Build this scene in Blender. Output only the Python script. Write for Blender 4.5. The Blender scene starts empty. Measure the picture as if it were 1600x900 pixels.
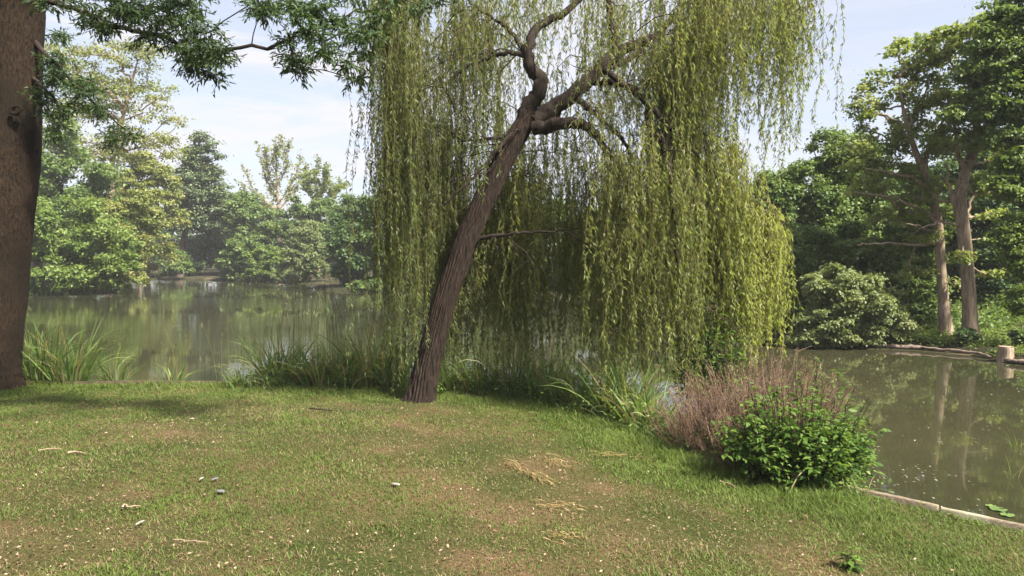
import bpy, math
import numpy as np
from mathutils import Vector

# ------------------------------------------------------------------ camera, sky, sun, exposure
SC = bpy.context.scene
COL = SC.collection
FPX = 1170.0
HAZE = 0.0006
PITCH = math.atan(45 / FPX)
CAMZ = 2.2
cd = bpy.data.cameras.new('camera')
cam = bpy.data.objects.new('camera', cd)
COL.objects.link(cam)
cam.location = (0, 0, CAMZ)
cam.rotation_euler = (math.pi / 2 - PITCH, 0, 0)
cd.sensor_width = 36
cd.lens = 36 * FPX / 1600
cd.clip_start = 0.05
cd.clip_end = 4000
SC.camera = cam

SUN_EL = math.radians(50)
SUN_AZ = math.radians(130)          # clockwise from the view direction: from the right, a little behind the camera
S = Vector((math.sin(SUN_AZ) * math.cos(SUN_EL), math.cos(SUN_AZ) * math.cos(SUN_EL), math.sin(SUN_EL)))
sd = bpy.data.lights.new('sun', 'SUN')
sd.energy = 5.0
sd.angle = math.radians(5.0)
sd.color = (1.0, 0.93, 0.80)
sun = bpy.data.objects.new('sun', sd)
COL.objects.link(sun)
sun.rotation_euler = (-S).to_track_quat('-Z', 'Y').to_euler()

W = bpy.data.worlds.new('World')
SC.world = W
W.use_nodes = True
nt = W.node_tree
nt.nodes.clear()
def N(nt, typ, **kw):
    n = nt.nodes.new(typ)
    for k, v in kw.items():
        if k in n.inputs.keys() if isinstance(k, str) else False:
            n.inputs[k].default_value = v
        else:
            setattr(n, k, v)
    return n
out = nt.nodes.new('ShaderNodeOutputWorld')
bg = nt.nodes.new('ShaderNodeBackground')
bg.inputs['Strength'].default_value = 0.07
sky = nt.nodes.new('ShaderNodeTexSky')
sky.sky_type = 'NISHITA'
sky.sun_disc = False
sky.sun_elevation = SUN_EL
sky.sun_rotation = SUN_AZ
sky.dust_density = 1.5
sky.air_density = 1.0
sky.ozone_density = 1.5
tc = nt.nodes.new('ShaderNodeTexCoord')
mp = nt.nodes.new('ShaderNodeMapping')
mp.inputs['Scale'].default_value = (1.1, 1.4, 6.5)
mp.inputs['Rotation'].default_value = (0.0, 0.22, 0.3)
nz = nt.nodes.new('ShaderNodeTexNoise')
nz.inputs['Scale'].default_value = 2.2
nz.inputs['Detail'].default_value = 9
nz.inputs['Roughness'].default_value = 0.62
nz.inputs['Distortion'].default_value = 0.5
cr = nt.nodes.new('ShaderNodeValToRGB')
cr.color_ramp.elements[0].position = 0.43
cr.color_ramp.elements[0].color = (0.12, 0.12, 0.12, 1)
cr.color_ramp.elements[1].position = 0.54
cr.color_ramp.elements[1].color = (0.92, 0.92, 0.92, 1)
sep = nt.nodes.new('ShaderNodeSeparateXYZ')
hz = nt.nodes.new('ShaderNodeMapRange')          # more veil of cloud low over the left, clearer to the right
hz.inputs['From Min'].default_value = 0.5
hz.inputs['From Max'].default_value = -0.1
hz.inputs['To Min'].default_value = 0.2
hz.inputs['To Max'].default_value = 1.0
hm = nt.nodes.new('ShaderNodeMath'); hm.operation = 'MULTIPLY'
mx = nt.nodes.new('ShaderNodeMix'); mx.data_type = 'RGBA'
mx.inputs[7].default_value = (4.75, 4.55, 4.65, 1)
L = nt.links.new
L(tc.outputs['Generated'], mp.inputs['Vector']); L(mp.outputs[0], nz.inputs['Vector'])
L(nz.outputs['Fac'], cr.inputs['Fac'])
L(tc.outputs['Generated'], sep.inputs[0]); L(sep.outputs['X'], hz.inputs['Value'])
L(cr.outputs['Color'], hm.inputs[0]); L(hz.outputs[0], hm.inputs[1])
L(hm.outputs[0], mx.inputs[0]); L(sky.outputs[0], mx.inputs[6])
# thin high haze whitens the whole sky
mh = nt.nodes.new('ShaderNodeMix'); mh.data_type = 'RGBA'
mh.inputs[0].default_value = 0.55
mh.inputs[7].default_value = (3.65, 3.7, 4.15, 1)
L(mx.outputs[2], mh.inputs[6]); L(mh.outputs[2], bg.inputs['Color']); L(bg.outputs[0], out.inputs['Surface'])

SC.view_settings.view_transform = 'Standard'
SC.view_settings.look = 'None'
SC.view_settings.gamma = 1
SC.view_settings.exposure = 1.7
SC.view_settings.use_curve_mapping = False
SC.cycles.use_denoising = True
SC.cycles.max_bounces = 6
SC.cycles.diffuse_bounces = 4
SC.cycles.glossy_bounces = 3
SC.cycles.transmission_bounces = 3
SC.cycles.transparent_max_bounces = 4
SC.cycles.caustics_reflective = False
SC.cycles.caustics_refractive = False

# ------------------------------------------------------------------ helpers
R0 = np.random.default_rng(11)
UP = np.array([0, 0, 1.0])
def nrm(a):
    return a / np.maximum(np.linalg.norm(a, axis=-1, keepdims=True), 1e-9)
def P(u, v, d):
    """point at depth d (metres along the view) on the line of sight of photo pixel (u, v)"""
    a, b = (u - 800) / FPX, (450 - v) / FPX
    r = np.array([a, math.cos(PITCH) + b * math.sin(PITCH), -math.sin(PITCH) + b * math.cos(PITCH)])
    return np.array([0, 0, CAMZ]) + r * d / r[1]

_perm = np.random.default_rng(5).random((64, 64, 8))
def vnoise(x, y, k=0):
    x = np.asarray(x, float); y = np.asarray(y, float)
    xi = np.floor(x).astype(int); yi = np.floor(y).astype(int)
    fx = x - xi; fy = y - yi
    fx = fx * fx * (3 - 2 * fx); fy = fy * fy * (3 - 2 * fy)
    g = lambda a, b: _perm[a % 64, b % 64, k % 8]
    return (g(xi, yi) * (1 - fx) + g(xi + 1, yi) * fx) * (1 - fy) + (g(xi, yi + 1) * (1 - fx) + g(xi + 1, yi + 1) * fx) * fy
def fbm(x, y, o=4, k=0):
    s, a, t = 0, 0.5, 0
    for i in range(o):
        s = s + a * vnoise(x * 2 ** i + 7.3 * i, y * 2 ** i + 3.1 * i, k + i); t += a; a *= 0.5
    return s / t
def sstep(a, b, x):
    t = np.clip((x - a) / (b - a), 0, 1)
    return t * t * (3 - 2 * t)

class Acc:
    def __init__(s):
        s.v = []; s.f = []; s.nv = 0; s.att = {}
        s.nf = 0
    def add(s, v, f, **att):
        v = np.asarray(v, float).reshape(-1, 3); f = np.asarray(f, int)
        s.v.append(v); s.f.append(f + s.nv); s.nv += len(v)
        for k in set(list(att) + list(s.att)):
            if k not in s.att: s.att[k] = [np.zeros(s.nf)]
            a = att.get(k, 0.0)
            s.att[k].append(np.broadcast_to(np.asarray(a, float), (len(f),)))
        s.nf += len(f)
    def build(s, name, mat, parent=None, smooth=False):
        me = bpy.data.meshes.new(name)
        if s.nf:
            V = np.concatenate(s.v)
            if parent is not None: V = V - np.array(parent.location)
            loops = np.concatenate([f.ravel() for f in s.f])
            tot = np.concatenate([np.full(len(f), f.shape[1]) for f in s.f])
            st = np.concatenate([[0], np.cumsum(tot)[:-1]])
            me.vertices.add(len(V)); me.vertices.foreach_set('co', V.astype(np.float32).ravel())
            me.loops.add(len(loops)); me.loops.foreach_set('vertex_index', loops.astype(np.int32))
            me.polygons.add(len(tot)); me.polygons.foreach_set('loop_start', st.astype(np.int32))
            if smooth: me.polygons.foreach_set('use_smooth', np.ones(len(tot), bool))
            for k, a in s.att.items():
                at = me.attributes.new(k, 'FLOAT', 'FACE')
                at.data.foreach_set('value', np.concatenate(a).astype(np.float32))
            me.update(calc_edges=True)
        me.materials.append(mat)
        o = bpy.data.objects.new(name, me)
        COL.objects.link(o)
        if parent is not None: o.parent = parent
        return o

def tag(o, label=None, cat=None, group=None, kind=None):
    if label: o['label'] = label
    if cat: o['category'] = cat
    if group: o['group'] = group
    if kind: o['kind'] = kind
    return o
def empty(name, loc, label, cat, group=None):
    o = bpy.data.objects.new(name, None)
    COL.objects.link(o)
    o.location = [float(c) for c in loc]
    o.empty_display_size = 0.1
    return tag(o, label, cat, group)

def sweep(acc, pts, rad, sides=6, cap=False, rough=None, **att):
    pts = np.asarray(pts, float); rad = np.broadcast_to(np.asarray(rad, float), (len(pts),))
    T = np.gradient(pts, axis=0); T = nrm(T)
    ref = np.array([1.0, 0.13, 0.07]) if abs(T[0][0]) < 0.8 else np.array([0.1, 1, 0.2])
    n = nrm(np.cross(T[0], ref)); Ns = [n]
    for i in range(1, len(pts)):
        n = n - T[i] * np.dot(n, T[i]); n = n / max(np.linalg.norm(n), 1e-9); Ns.append(n)
    Ns = np.array(Ns); B = np.cross(T, Ns)
    th = np.arange(sides) * 2 * math.pi / sides
    rr = rad[:, None] * np.ones(sides)[None]
    if rough is not None: rr = rough(rr, th, pts)
    V = pts[:, None] + rr[..., None] * (np.cos(th)[None, :, None] * Ns[:, None] + np.sin(th)[None, :, None] * B[:, None])
    m = len(pts)
    i = np.arange(m - 1)[:, None] * sides; j = np.arange(sides)[None]; j2 = (j + 1) % sides
    F = np.stack([i + j, i + j2, i + sides + j2, i + sides + j], -1).reshape(-1, 4)
    acc.add(V.reshape(-1, 3), F, **att)
    if cap:
        base = (m - 1) * sides
        c = pts[-1] + T[-1] * rad[-1] * 0.15
        Vc = np.concatenate([V[-1], c[None]])
        acc.add(Vc, np.stack([np.arange(sides), (np.arange(sides) + 1) % sides, np.full(sides, sides)], -1), **att)

def leaves(acc, pos, axis, normal, ln, wd, fold=0.0, mid=0.45, **att):
    """one diamond leaf per point; pos is the leaf base"""
    n = len(pos)
    axis = nrm(axis); side = nrm(np.cross(axis, normal)); nn = np.cross(side, axis)
    ln = np.broadcast_to(np.asarray(ln, float), (n,))[:, None]; wd = np.broadcast_to(np.asarray(wd, float), (n,))[:, None]
    a = pos
    m = pos + axis * ln * mid
    b = m + side * wd / 2 + nn * wd * fold; c = m - side * wd / 2 + nn * wd * fold
    t = pos + axis * ln - nn * ln * 0.12
    V = np.stack([a, b, t, c], 1).reshape(-1, 3)
    k = np.arange(n)[:, None] * 4
    acc.add(V, k + np.array([[0, 1, 2, 3]]), **att)

def ribbon_blades(acc, base, direc, length, width, droop, segs, rng, **att):
    """many arching blades: base[n,3], direc[n,3] initial direction"""
    n = len(base)
    length = np.broadcast_to(length, (n,)); width = np.broadcast_to(width, (n,)); droop = np.broadcast_to(droop, (n,))
    direc = nrm(direc)
    h = nrm(direc * np.array([1, 1, 0.0]) + rng.normal(0, .02, (n, 3)) * [1, 1, 0])
    side = nrm(np.cross(direc, UP) + rng.normal(0, .25, (n, 3)))
    P_ = [base]; d = direc.copy(); p = base.copy()
    for i in range(segs):
        t = (i + 1) / segs
        d = nrm(d + (h * 0.5 - UP * 1.0) * (droop[:, None] * t / segs * 2.2))
        p = p + d * (length / segs)[:, None]; P_.append(p)
    Vs = []
    for i, q in enumerate(P_):
        t = i / segs
        w = width * (0.7 + 0.6 * t if t < 0.4 else 0.94 * (1 - t) / 0.6 + 0.02)
        Vs.append(q - side * w[:, None] / 2); Vs.append(q + side * w[:, None] / 2)
    V = np.stack(Vs, 1)
    m = 2 * (segs + 1)
    F = np.concatenate([np.arange(n)[:, None] * m + np.array([[2 * i, 2 * i + 1, 2 * i + 3, 2 * i + 2]]) for i in range(segs)])
    at = {k: np.tile(np.broadcast_to(np.asarray(a, float), (n,)), segs) for k, a in att.items()}
    acc.add(V.reshape(-1, 3), F, **at)
    return P_[-1]

# ------------------------------------------------------------------ materials
def newmat(name):
    m = bpy.data.materials.new(name); m.use_nodes = True
    m.node_tree.nodes.clear()
    return m, m.node_tree
def ramp(nt, stops):
    r = nt.nodes.new('ShaderNodeValToRGB')
    e = r.color_ramp.elements
    while len(e) < len(stops): e.new(0.5)
    for i, (p, c) in enumerate(stops):
        e[i].position = p; e[i].color = (*c, 1)
    return r
def leaf_mat(name, cols, trans=0.42, rough=0.5, spec=0.35, second=None, tboost=(1.25, 1.15, 0.6)):
    """cols: ramp over the per-leaf random 'rnd'; second: ramp mixed in by per-leaf 'dry'"""
    m, nt = newmat(name)
    at = nt.nodes.new('ShaderNodeAttribute'); at.attribute_name = 'rnd'
    k = len(cols)
    r = ramp(nt, [(i / (k - 1), c) for i, c in enumerate(cols)])
    nt.links.new(at.outputs['Fac'], r.inputs[0])
    colr = r.outputs[0]
    if second:
        a2 = nt.nodes.new('ShaderNodeAttribute'); a2.attribute_name = 'dry'
        k = len(second)
        r2 = ramp(nt, [(i / (k - 1), c) for i, c in enumerate(second)])
        nt.links.new(at.outputs['Fac'], r2.inputs[0])
        mm = nt.nodes.new('ShaderNodeMix'); mm.data_type = 'RGBA'
        nt.links.new(a2.outputs['Fac'], mm.inputs[0]); nt.links.new(colr, mm.inputs[6]); nt.links.new(r2.outputs[0], mm.inputs[7])
        colr = mm.outputs[2]
    b = nt.nodes.new('ShaderNodeBsdfPrincipled')
    b.inputs['Roughness'].default_value = rough
    b.inputs['Specular IOR Level'].default_value = spec
    nt.links.new(colr, b.inputs['Base Color'])
    t = nt.nodes.new('ShaderNodeBsdfTranslucent')
    vm = nt.nodes.new('ShaderNodeVectorMath'); vm.operation = 'MULTIPLY'
    vm.inputs[1].default_value = tboost
    nt.links.new(colr, vm.inputs[0]); nt.links.new(vm.outputs[0], t.inputs['Color'])
    ms = nt.nodes.new('ShaderNodeMixShader'); ms.inputs[0].default_value = trans
    nt.links.new(b.outputs[0], ms.inputs[1]); nt.links.new(t.outputs[0], ms.inputs[2])
    o = nt.nodes.new('ShaderNodeOutputMaterial'); nt.links.new(ms.outputs[0], o.inputs[0])
    return m
def bark_mat(name, c1, c2, scale=(9, 9, 2.0), bump=0.5, c3=None, rough=0.9, dist=0.02):
    m, nt = newmat(name)
    tc = nt.nodes.new('ShaderNodeTexCoord'); mp = nt.nodes.new('ShaderNodeMapping')
    mp.inputs['Scale'].default_value = scale
    nz = nt.nodes.new('ShaderNodeTexNoise'); nz.inputs['Scale'].default_value = 2.0; nz.inputs['Detail'].default_value = 8; nz.inputs['Roughness'].default_value = 0.65
    big = nt.nodes.new('ShaderNodeTexNoise'); big.inputs['Scale'].default_value = 1.3; big.inputs['Detail'].default_value = 4
    r = ramp(nt, [(0.33, c1), (0.68, c2)])
    nt.links.new(tc.outputs['Object'], mp.inputs[0]); nt.links.new(mp.outputs[0], nz.inputs['Vector']); nt.links.new(tc.outputs['Object'], big.inputs['Vector'])
    nt.links.new(nz.outputs['Fac'], r.inputs[0])
    col = r.outputs[0]
    if c3:
        mm = nt.nodes.new('ShaderNodeMix'); mm.data_type = 'RGBA'
        rb = ramp(nt, [(0.48, (0, 0, 0)), (0.62, (1, 1, 1))])
        nt.links.new(big.outputs['Fac'], rb.inputs[0]); nt.links.new(rb.outputs[0], mm.inputs[0])
        nt.links.new(col, mm.inputs[6]); mm.inputs[7].default_value = (*c3, 1); col = mm.outputs[2]
    b = nt.nodes.new('ShaderNodeBsdfPrincipled'); b.inputs['Roughness'].default_value = rough; b.inputs['Specular IOR Level'].default_value = 0.15
    nt.links.new(col, b.inputs['Base Color'])
    bp = nt.nodes.new('ShaderNodeBump'); bp.inputs['Strength'].default_value = bump; bp.inputs['Distance'].default_value = dist
    nt.links.new(nz.outputs['Fac'], bp.inputs['Height']); nt.links.new(bp.outputs[0], b.inputs['Normal'])
    o = nt.nodes.new('ShaderNodeOutputMaterial'); nt.links.new(b.outputs[0], o.inputs[0])
    return m

M = {}
M['alder'] = leaf_mat('leaf_alder', [(.08, .14, .04), (.13, .20, .055), (.19, .26, .085)])
M['fresh'] = leaf_mat('leaf_fresh', [(.09, .15, .03), (.14, .21, .045), (.21, .28, .08)])
M['yellow'] = leaf_mat('leaf_yellowgreen', [(.14, .18, .05), (.21, .25, .07), (.29, .30, .11)])
M['dark'] = leaf_mat('leaf_dark', [(.055, .10, .04), (.085, .15, .05), (.13, .195, .07)])
M['conif'] = leaf_mat('leaf_cedar', [(.07, .11, .05), (.105, .15, .07), (.16, .20, .10)], trans=.2)
M['olive'] = leaf_mat('leaf_olive', [(.13, .17, .07), (.18, .23, .10), (.24, .28, .13)])
M['pale'] = leaf_mat('leaf_pale', [(.11, .15, .055), (.18, .23, .09), (.28, .32, .16)], spec=.3, rough=.55)
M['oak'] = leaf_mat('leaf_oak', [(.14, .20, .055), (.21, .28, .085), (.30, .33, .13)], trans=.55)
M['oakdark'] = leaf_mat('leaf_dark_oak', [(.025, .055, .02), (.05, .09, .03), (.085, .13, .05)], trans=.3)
M['willow'] = leaf_mat('leaf_willow', [(.075, .10, .035), (.125, .16, .055), (.20, .22, .10)], trans=.62, tboost=(1.12, 1.15, .65), second=[(.20, .235, .055), (.31, .35, .085), (.43, .45, .15)], spec=.4)  # second ramp paints sunlit yellow-green into the willow leaf colour
M['shrub'] = leaf_mat('leaf_shrub', [(.035, .085, .016), (.08, .15, .026), (.18, .26, .055)], trans=.4, spec=.2)
M['reed'] = leaf_mat('reed_blade', [(.06, .12, .03), (.13, .21, .05), (.26, .34, .12)], trans=.4, second=[(.20, .16, .08), (.30, .25, .12), (.38, .36, .22)], spec=.2)
M['grass'] = leaf_mat('grass_blade', [(.05, .085, .014), (.085, .135, .022), (.15, .20, .045)], trans=.3, second=[(.12, .085, .04), (.19, .14, .075), (.30, .24, .14)], spec=.25, rough=.6)
M['litter'] = leaf_mat('dead_leaf', [(.06, .035, .022), (.15, .09, .055), (.26, .18, .12), (.40, .33, .24)], trans=.1, rough=.8, spec=.15, tboost=(1, 1, 1))
M['straw'] = leaf_mat('straw', [(.17, .11, .045), (.28, .19, .08), (.42, .32, .16)], trans=.2, rough=.7, spec=.2, tboost=(1, 1, .8))
M['pinkstem'] = leaf_mat('dry_shrub_stem', [(.075, .045, .03), (.165, .10, .07), (.30, .22, .15)], trans=.15, rough=.8, spec=.15, tboost=(1, 1, 1))
M['floater'] = leaf_mat('floating_leaf', [(.08, .10, .03), (.20, .19, .10), (.42, .39, .3)], trans=.05, rough=.6)
M['lily'] = leaf_mat('lily_pad', [(.07, .12, .03), (.10, .16, .04), (.13, .20, .05)], trans=.05, rough=.4, spec=.5)
M['bark_willow'] = bark_mat('willow_bark', (.006, .0045, .004), (.050, .034, .026), scale=(16, 16, 2.2), bump=.9, dist=.03)
M['bark_limb'] = bark_mat('willow_limb_bark', (.008, .006, .005), (.046, .034, .027), scale=(18, 18, 5), bump=.7)
M['bark_left'] = bark_mat('grey_brown_bark', (.006, .004, .003), (.046, .029, .017), scale=(17, 17, 6), bump=1.0, c3=(.018, .013, .008), dist=.04)
M['bark_far'] = bark_mat('far_bark', (.06, .045, .035), (.16, .12, .09), scale=(6, 6, 1.5), bump=.3)
M['bark_oak'] = bark_mat('oak_bark', (.14, .105, .075), (.36, .28, .21), scale=(10, 10, 1.6), bump=.8, dist=.03)
M['bark_pink'] = bark_mat('pale_pink_bark', (.20, .14, .115), (.34, .25, .21), scale=(6, 6, 2), bump=.2)
M['bark_dark'] = bark_mat('dark_bark', (.012, .009, .008), (.05, .036, .028), scale=(10, 10, 3), bump=.4)
M['wood_dark'] = bark_mat('wet_timber', (.035, .028, .018), (.11, .085, .055), scale=(3, 30, 30), bump=.4)
M['wood_pale'] = bark_mat('bleached_timber', (.10, .075, .05), (.27, .22, .165), scale=(5, 25, 25), bump=.35, c3=(.30, .28, .20))
M['wood_brown'] = bark_mat('brown_board', (.085, .04, .03), (.17, .09, .065), scale=(3, 14, 30), bump=.3)
M['cut'] = bark_mat('cut_wood', (.22, .14, .10), (.42, .31, .24), scale=(12, 12, 12), bump=.2)
M['knot'] = bark_mat('knot_wood', (.03, .014, .009), (.13, .065, .04), scale=(14, 14, 14), bump=.6)
M['feather'] = bark_mat('feather', (.16, .15, .135), (.30, .28, .25), scale=(40, 40, 40), bump=.2)
M['feathergrey'] = bark_mat('grey_feather', (.08, .085, .09), (.16, .17, .18), scale=(40, 40, 40), bump=.2)
M['stone'] = bark_mat('bank_stone', (.10, .075, .06), (.26, .20, .165), scale=(6, 6, 6), bump=.6)

# ------------------------------------------------------------------ lake outline and terrain
SHORE = np.array([(-60, 13.0), (-30, 12.7), (-8, 12.25), (-4.5, 12.2), (-2, 12.1), (-0.6, 11.7), (0.5, 11.0), (1.35, 9.7), (1.95, 8.5), (2.45, 7.4),
                  (3.02, 6.55), (3.85, 5.65), (5.2, 4.5), (9, 2.4), (20, -2), (45, -12),
                  (40, 8), (17, 11.5), (11.6, 14.0), (10.5, 15.6), (10.5, 17.2), (9.8, 18.0), (7.9, 18.6), (7.0, 20.5),
                  (7.4, 26), (7.0, 34), (3, 41), (-3, 46), (-8.8, 49.5), (-12.4, 51), (-15.5, 58), (-18, 66), (-24, 72), (-33, 78),
                  (-47, 87), (-52, 80), (-36, 62), (-25.5, 50), (-29, 46.5), (-38, 45), (-60, 38)])
def shore_dist(x, y):
    """signed distance to the shore, positive on land"""
    x = np.asarray(x, float); y = np.asarray(y, float)
    best = np.full(x.shape, 1e9); inside = np.zeros(x.shape, bool)
    n = len(SHORE)
    for i in range(n):
        ax, ay = SHORE[i]; bx, by = SHORE[(i + 1) % n]
        dx, dy = bx - ax, by - ay
        t = np.clip(((x - ax) * dx + (y - ay) * dy) / (dx * dx + dy * dy), 0, 1)
        best = np.minimum(best, np.hypot(x - ax - t * dx, y - ay - t * dy))
        if ay != by:
            c = ((ay > y) != (by > y)) & (x < (bx - ax) * (y - ay) / (by - ay) + ax)
            inside ^= c
    return np.where(inside, -best, best)
def gz(x, y):
    x = np.asarray(x, float); y = np.asarray(y, float)
    s = shore_dist(x, y)
    near = (y < 13.2 - 0.02 * x) & (x < 30) & ~((x > 10) & (y > 9))
    zn = np.where(s > 0, 0.14 + 0.34 * sstep(0, 7, s) + 0.035 * (fbm(x * .7, y * .7, 3) - .5) * sstep(0, 1, s) + 0.022 * (fbm(x * 5, y * 5, 3, 2) - .5),
                  0.14 - 0.9 * sstep(0, 0.12, -s))
    zf = np.where(s > 0, 0.02 + 0.16 * sstep(0, .35, s) + 0.5 * sstep(0, 16, s) + 0.2 * (fbm(x * .5, y * .5, 3) - .5) * sstep(0, 1.5, s), 0.02 - 0.8 * sstep(0, 1.2, -s))
    return np.where(near, zn, zf)
def G(u, v, d0=2.0, d1=70):
    """where the line of sight of a pixel meets the ground"""
    ds = np.concatenate([np.arange(d0, 25, .02), np.arange(25, d1, .2)])
    pts = np.array([P(u, v, d) for d in (1.0,)])[0] - np.array([0, 0, CAMZ])
    Q = np.array([0, 0, CAMZ]) + pts[None] * ds[:, None]
    g = gz(Q[:, 0], Q[:, 1])
    k = np.argmax(Q[:, 2] <= np.maximum(g, 0.0))
    q = Q[k]; return np.array([q[0], q[1], max(g[k], 0)])

def axis_lines(lo, a, b, hi, step):
    mid = np.arange(a, b + 1e-6, step)
    l = [a]; s = step
    while l[-1] > lo: s *= 1.22; l.append(l[-1] - s)
    r = [b]; s = step
    while r[-1] < hi: s *= 1.22; r.append(r[-1] + s)
    return np.array(sorted(set(l[1:] + list(mid) + r[1:])))
xs = axis_lines(-2500, -13, 13, 2500, 0.09)
ys = np.concatenate([axis_lines(-800, -1.0, 20, 20.5, 0.09), np.arange(21.5, 100, 1.0), 100 + np.cumsum(2 * 1.3 ** np.arange(24))])
ys = np.array(sorted(set(np.round(ys, 4))))
X, Y = np.meshgrid(xs, ys, indexing='ij')
Z = gz(X, Y)
nx, ny = X.shape
V = np.stack([X, Y, Z], -1).reshape(-1, 3)
i, j = np.meshgrid(np.arange(nx - 1), np.arange(ny - 1), indexing='ij')
F = np.stack([i * ny + j, (i + 1) * ny + j, (i + 1) * ny + j + 1, i * ny + j + 1], -1).reshape(-1, 4)

m, nt = newmat('ground_soil')
tcn = nt.nodes.new('ShaderNodeTexCoord')
n1 = nt.nodes.new('ShaderNodeTexNoise'); n1.inputs['Scale'].default_value = 1.1; n1.inputs['Detail'].default_value = 6
n2 = nt.nodes.new('ShaderNodeTexNoise'); n2.inputs['Scale'].default_value = 42; n2.inputs['Detail'].default_value = 6; n2.inputs['Roughness'].default_value = .7
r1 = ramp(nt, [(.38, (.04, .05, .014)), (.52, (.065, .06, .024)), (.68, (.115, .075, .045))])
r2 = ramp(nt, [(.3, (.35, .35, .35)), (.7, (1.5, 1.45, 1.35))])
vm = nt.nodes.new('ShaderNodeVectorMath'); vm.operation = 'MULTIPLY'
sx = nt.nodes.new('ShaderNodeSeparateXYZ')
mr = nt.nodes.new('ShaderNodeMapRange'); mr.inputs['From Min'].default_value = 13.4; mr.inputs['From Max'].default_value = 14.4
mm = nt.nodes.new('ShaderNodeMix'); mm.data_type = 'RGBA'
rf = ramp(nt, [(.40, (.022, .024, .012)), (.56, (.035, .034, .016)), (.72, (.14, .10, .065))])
b = nt.nodes.new('ShaderNodeBsdfPrincipled'); b.inputs['Roughness'].default_value = .95; b.inputs['Specular IOR Level'].default_value = .1
bp = nt.nodes.new('ShaderNodeBump'); bp.inputs['Strength'].default_value = .8; bp.inputs['Distance'].default_value = .02
o_ = nt.nodes.new('ShaderNodeOutputMaterial')
L = nt.links.new
L(tcn.outputs['Object'], n1.inputs['Vector']); L(tcn.outputs['Object'], n2.inputs['Vector'])
L(n1.outputs['Fac'], r1.inputs[0]); L(n2.outputs['Fac'], r2.inputs[0]); L(r1.outputs[0], vm.inputs[0]); L(r2.outputs[0], vm.inputs[1])
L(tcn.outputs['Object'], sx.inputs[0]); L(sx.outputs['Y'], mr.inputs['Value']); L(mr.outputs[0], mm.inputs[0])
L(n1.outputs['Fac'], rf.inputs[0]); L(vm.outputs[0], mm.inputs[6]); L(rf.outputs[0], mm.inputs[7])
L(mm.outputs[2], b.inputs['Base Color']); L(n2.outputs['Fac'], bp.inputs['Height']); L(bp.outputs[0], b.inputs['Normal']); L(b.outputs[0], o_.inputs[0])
M['ground'] = m
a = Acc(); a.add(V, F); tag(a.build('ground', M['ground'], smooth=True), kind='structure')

# water
m, nt = newmat('lake_water')
tcn = nt.nodes.new('ShaderNodeTexCoord'); mp = nt.nodes.new('ShaderNodeMapping'); mp.inputs['Scale'].default_value = (.30, 1.5, 1)
n1 = nt.nodes.new('ShaderNodeTexNoise'); n1.inputs['Scale'].default_value = 3.0; n1.inputs['Detail'].default_value = 5; n1.inputs['Roughness'].default_value = .55
n3 = nt.nodes.new('ShaderNodeTexNoise'); n3.inputs['Scale'].default_value = .12; n3.inputs['Detail'].default_value = 4
r3 = ramp(nt, [(.40, (.08, .08, .08)), (.60, (1, 1, 1))])
mb = nt.nodes.new('ShaderNodeMath'); mb.operation = 'MULTIPLY'; mb2 = nt.nodes.new('ShaderNodeMath'); mb2.operation = 'MULTIPLY'
sxw = nt.nodes.new('ShaderNodeSeparateXYZ'); mrw = nt.nodes.new('ShaderNodeMapRange')
for k_, v_ in (('From Min', 3.0), ('From Max', -3.0), ('To Min', .25), ('To Max', 1.7)): mrw.inputs[k_].default_value = v_
n2 = nt.nodes.new('ShaderNodeTexNoise'); n2.inputs['Scale'].default_value = .25; n2.inputs['Detail'].default_value = 5
r2 = ramp(nt, [(.35, (.030, .030, .015)), (.65, (.044, .042, .022))])
b = nt.nodes.new('ShaderNodeBsdfPrincipled'); b.inputs['IOR'].default_value = 1.45; b.inputs['Roughness'].default_value = .02
bp = nt.nodes.new('ShaderNodeBump'); bp.inputs['Strength'].default_value = .10; bp.inputs['Distance'].default_value = .03
o_ = nt.nodes.new('ShaderNodeOutputMaterial'); L = nt.links.new
L(tcn.outputs['Object'], mp.inputs[0]); L(mp.outputs[0], n1.inputs['Vector']); L(tcn.outputs['Object'], n2.inputs['Vector']); L(mp.outputs[0], n3.inputs['Vector'])
L(n2.outputs['Fac'], r2.inputs[0]); L(r2.outputs[0], b.inputs['Base Color'])
L(n3.outputs['Fac'], r3.inputs[0]); L(n1.outputs['Fac'], mb.inputs[0]); L(r3.outputs[0], mb.inputs[1])
L(tcn.outputs['Object'], sxw.inputs[0]); L(sxw.outputs['X'], mrw.inputs['Value']); L(mb.outputs[0], mb2.inputs[0]); L(mrw.outputs[0], mb2.inputs[1]); L(mb2.outputs[0], bp.inputs['Height']); L(bp.outputs[0], b.inputs['Normal']); L(b.outputs[0], o_.inputs[0])
M['water'] = m
a = Acc(); a.add([(-140, -60, 0), (140, -60, 0), (140, 130, 0), (-140, 130, 0)], [(0, 1, 2, 3)])
tag(a.build('water', M['water']), kind='structure')

# thin summer haze over the lake
m, nt = newmat('haze_air')
pv = nt.nodes.new('ShaderNodeVolumePrincipled'); pv.inputs['Color'].default_value = (.93, .95, 1, 1); pv.inputs['Density'].default_value = HAZE
o_ = nt.nodes.new('ShaderNodeOutputMaterial'); nt.links.new(pv.outputs[0], o_.inputs['Volume'])
a = Acc()
hv_ = np.array([(x_, y_, z_) for x_ in (-130, 130) for y_ in (-20, 125) for z_ in (-2.2, 34)], float)
a.add(hv_, [(0, 1, 3, 2), (4, 6, 7, 5), (0, 4, 5, 1), (2, 3, 7, 6), (0, 2, 6, 4), (1, 5, 7, 3)])
tag(a.build('haze', m), kind='stuff', label='thin pale summer haze over the lake', cat='haze')

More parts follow.
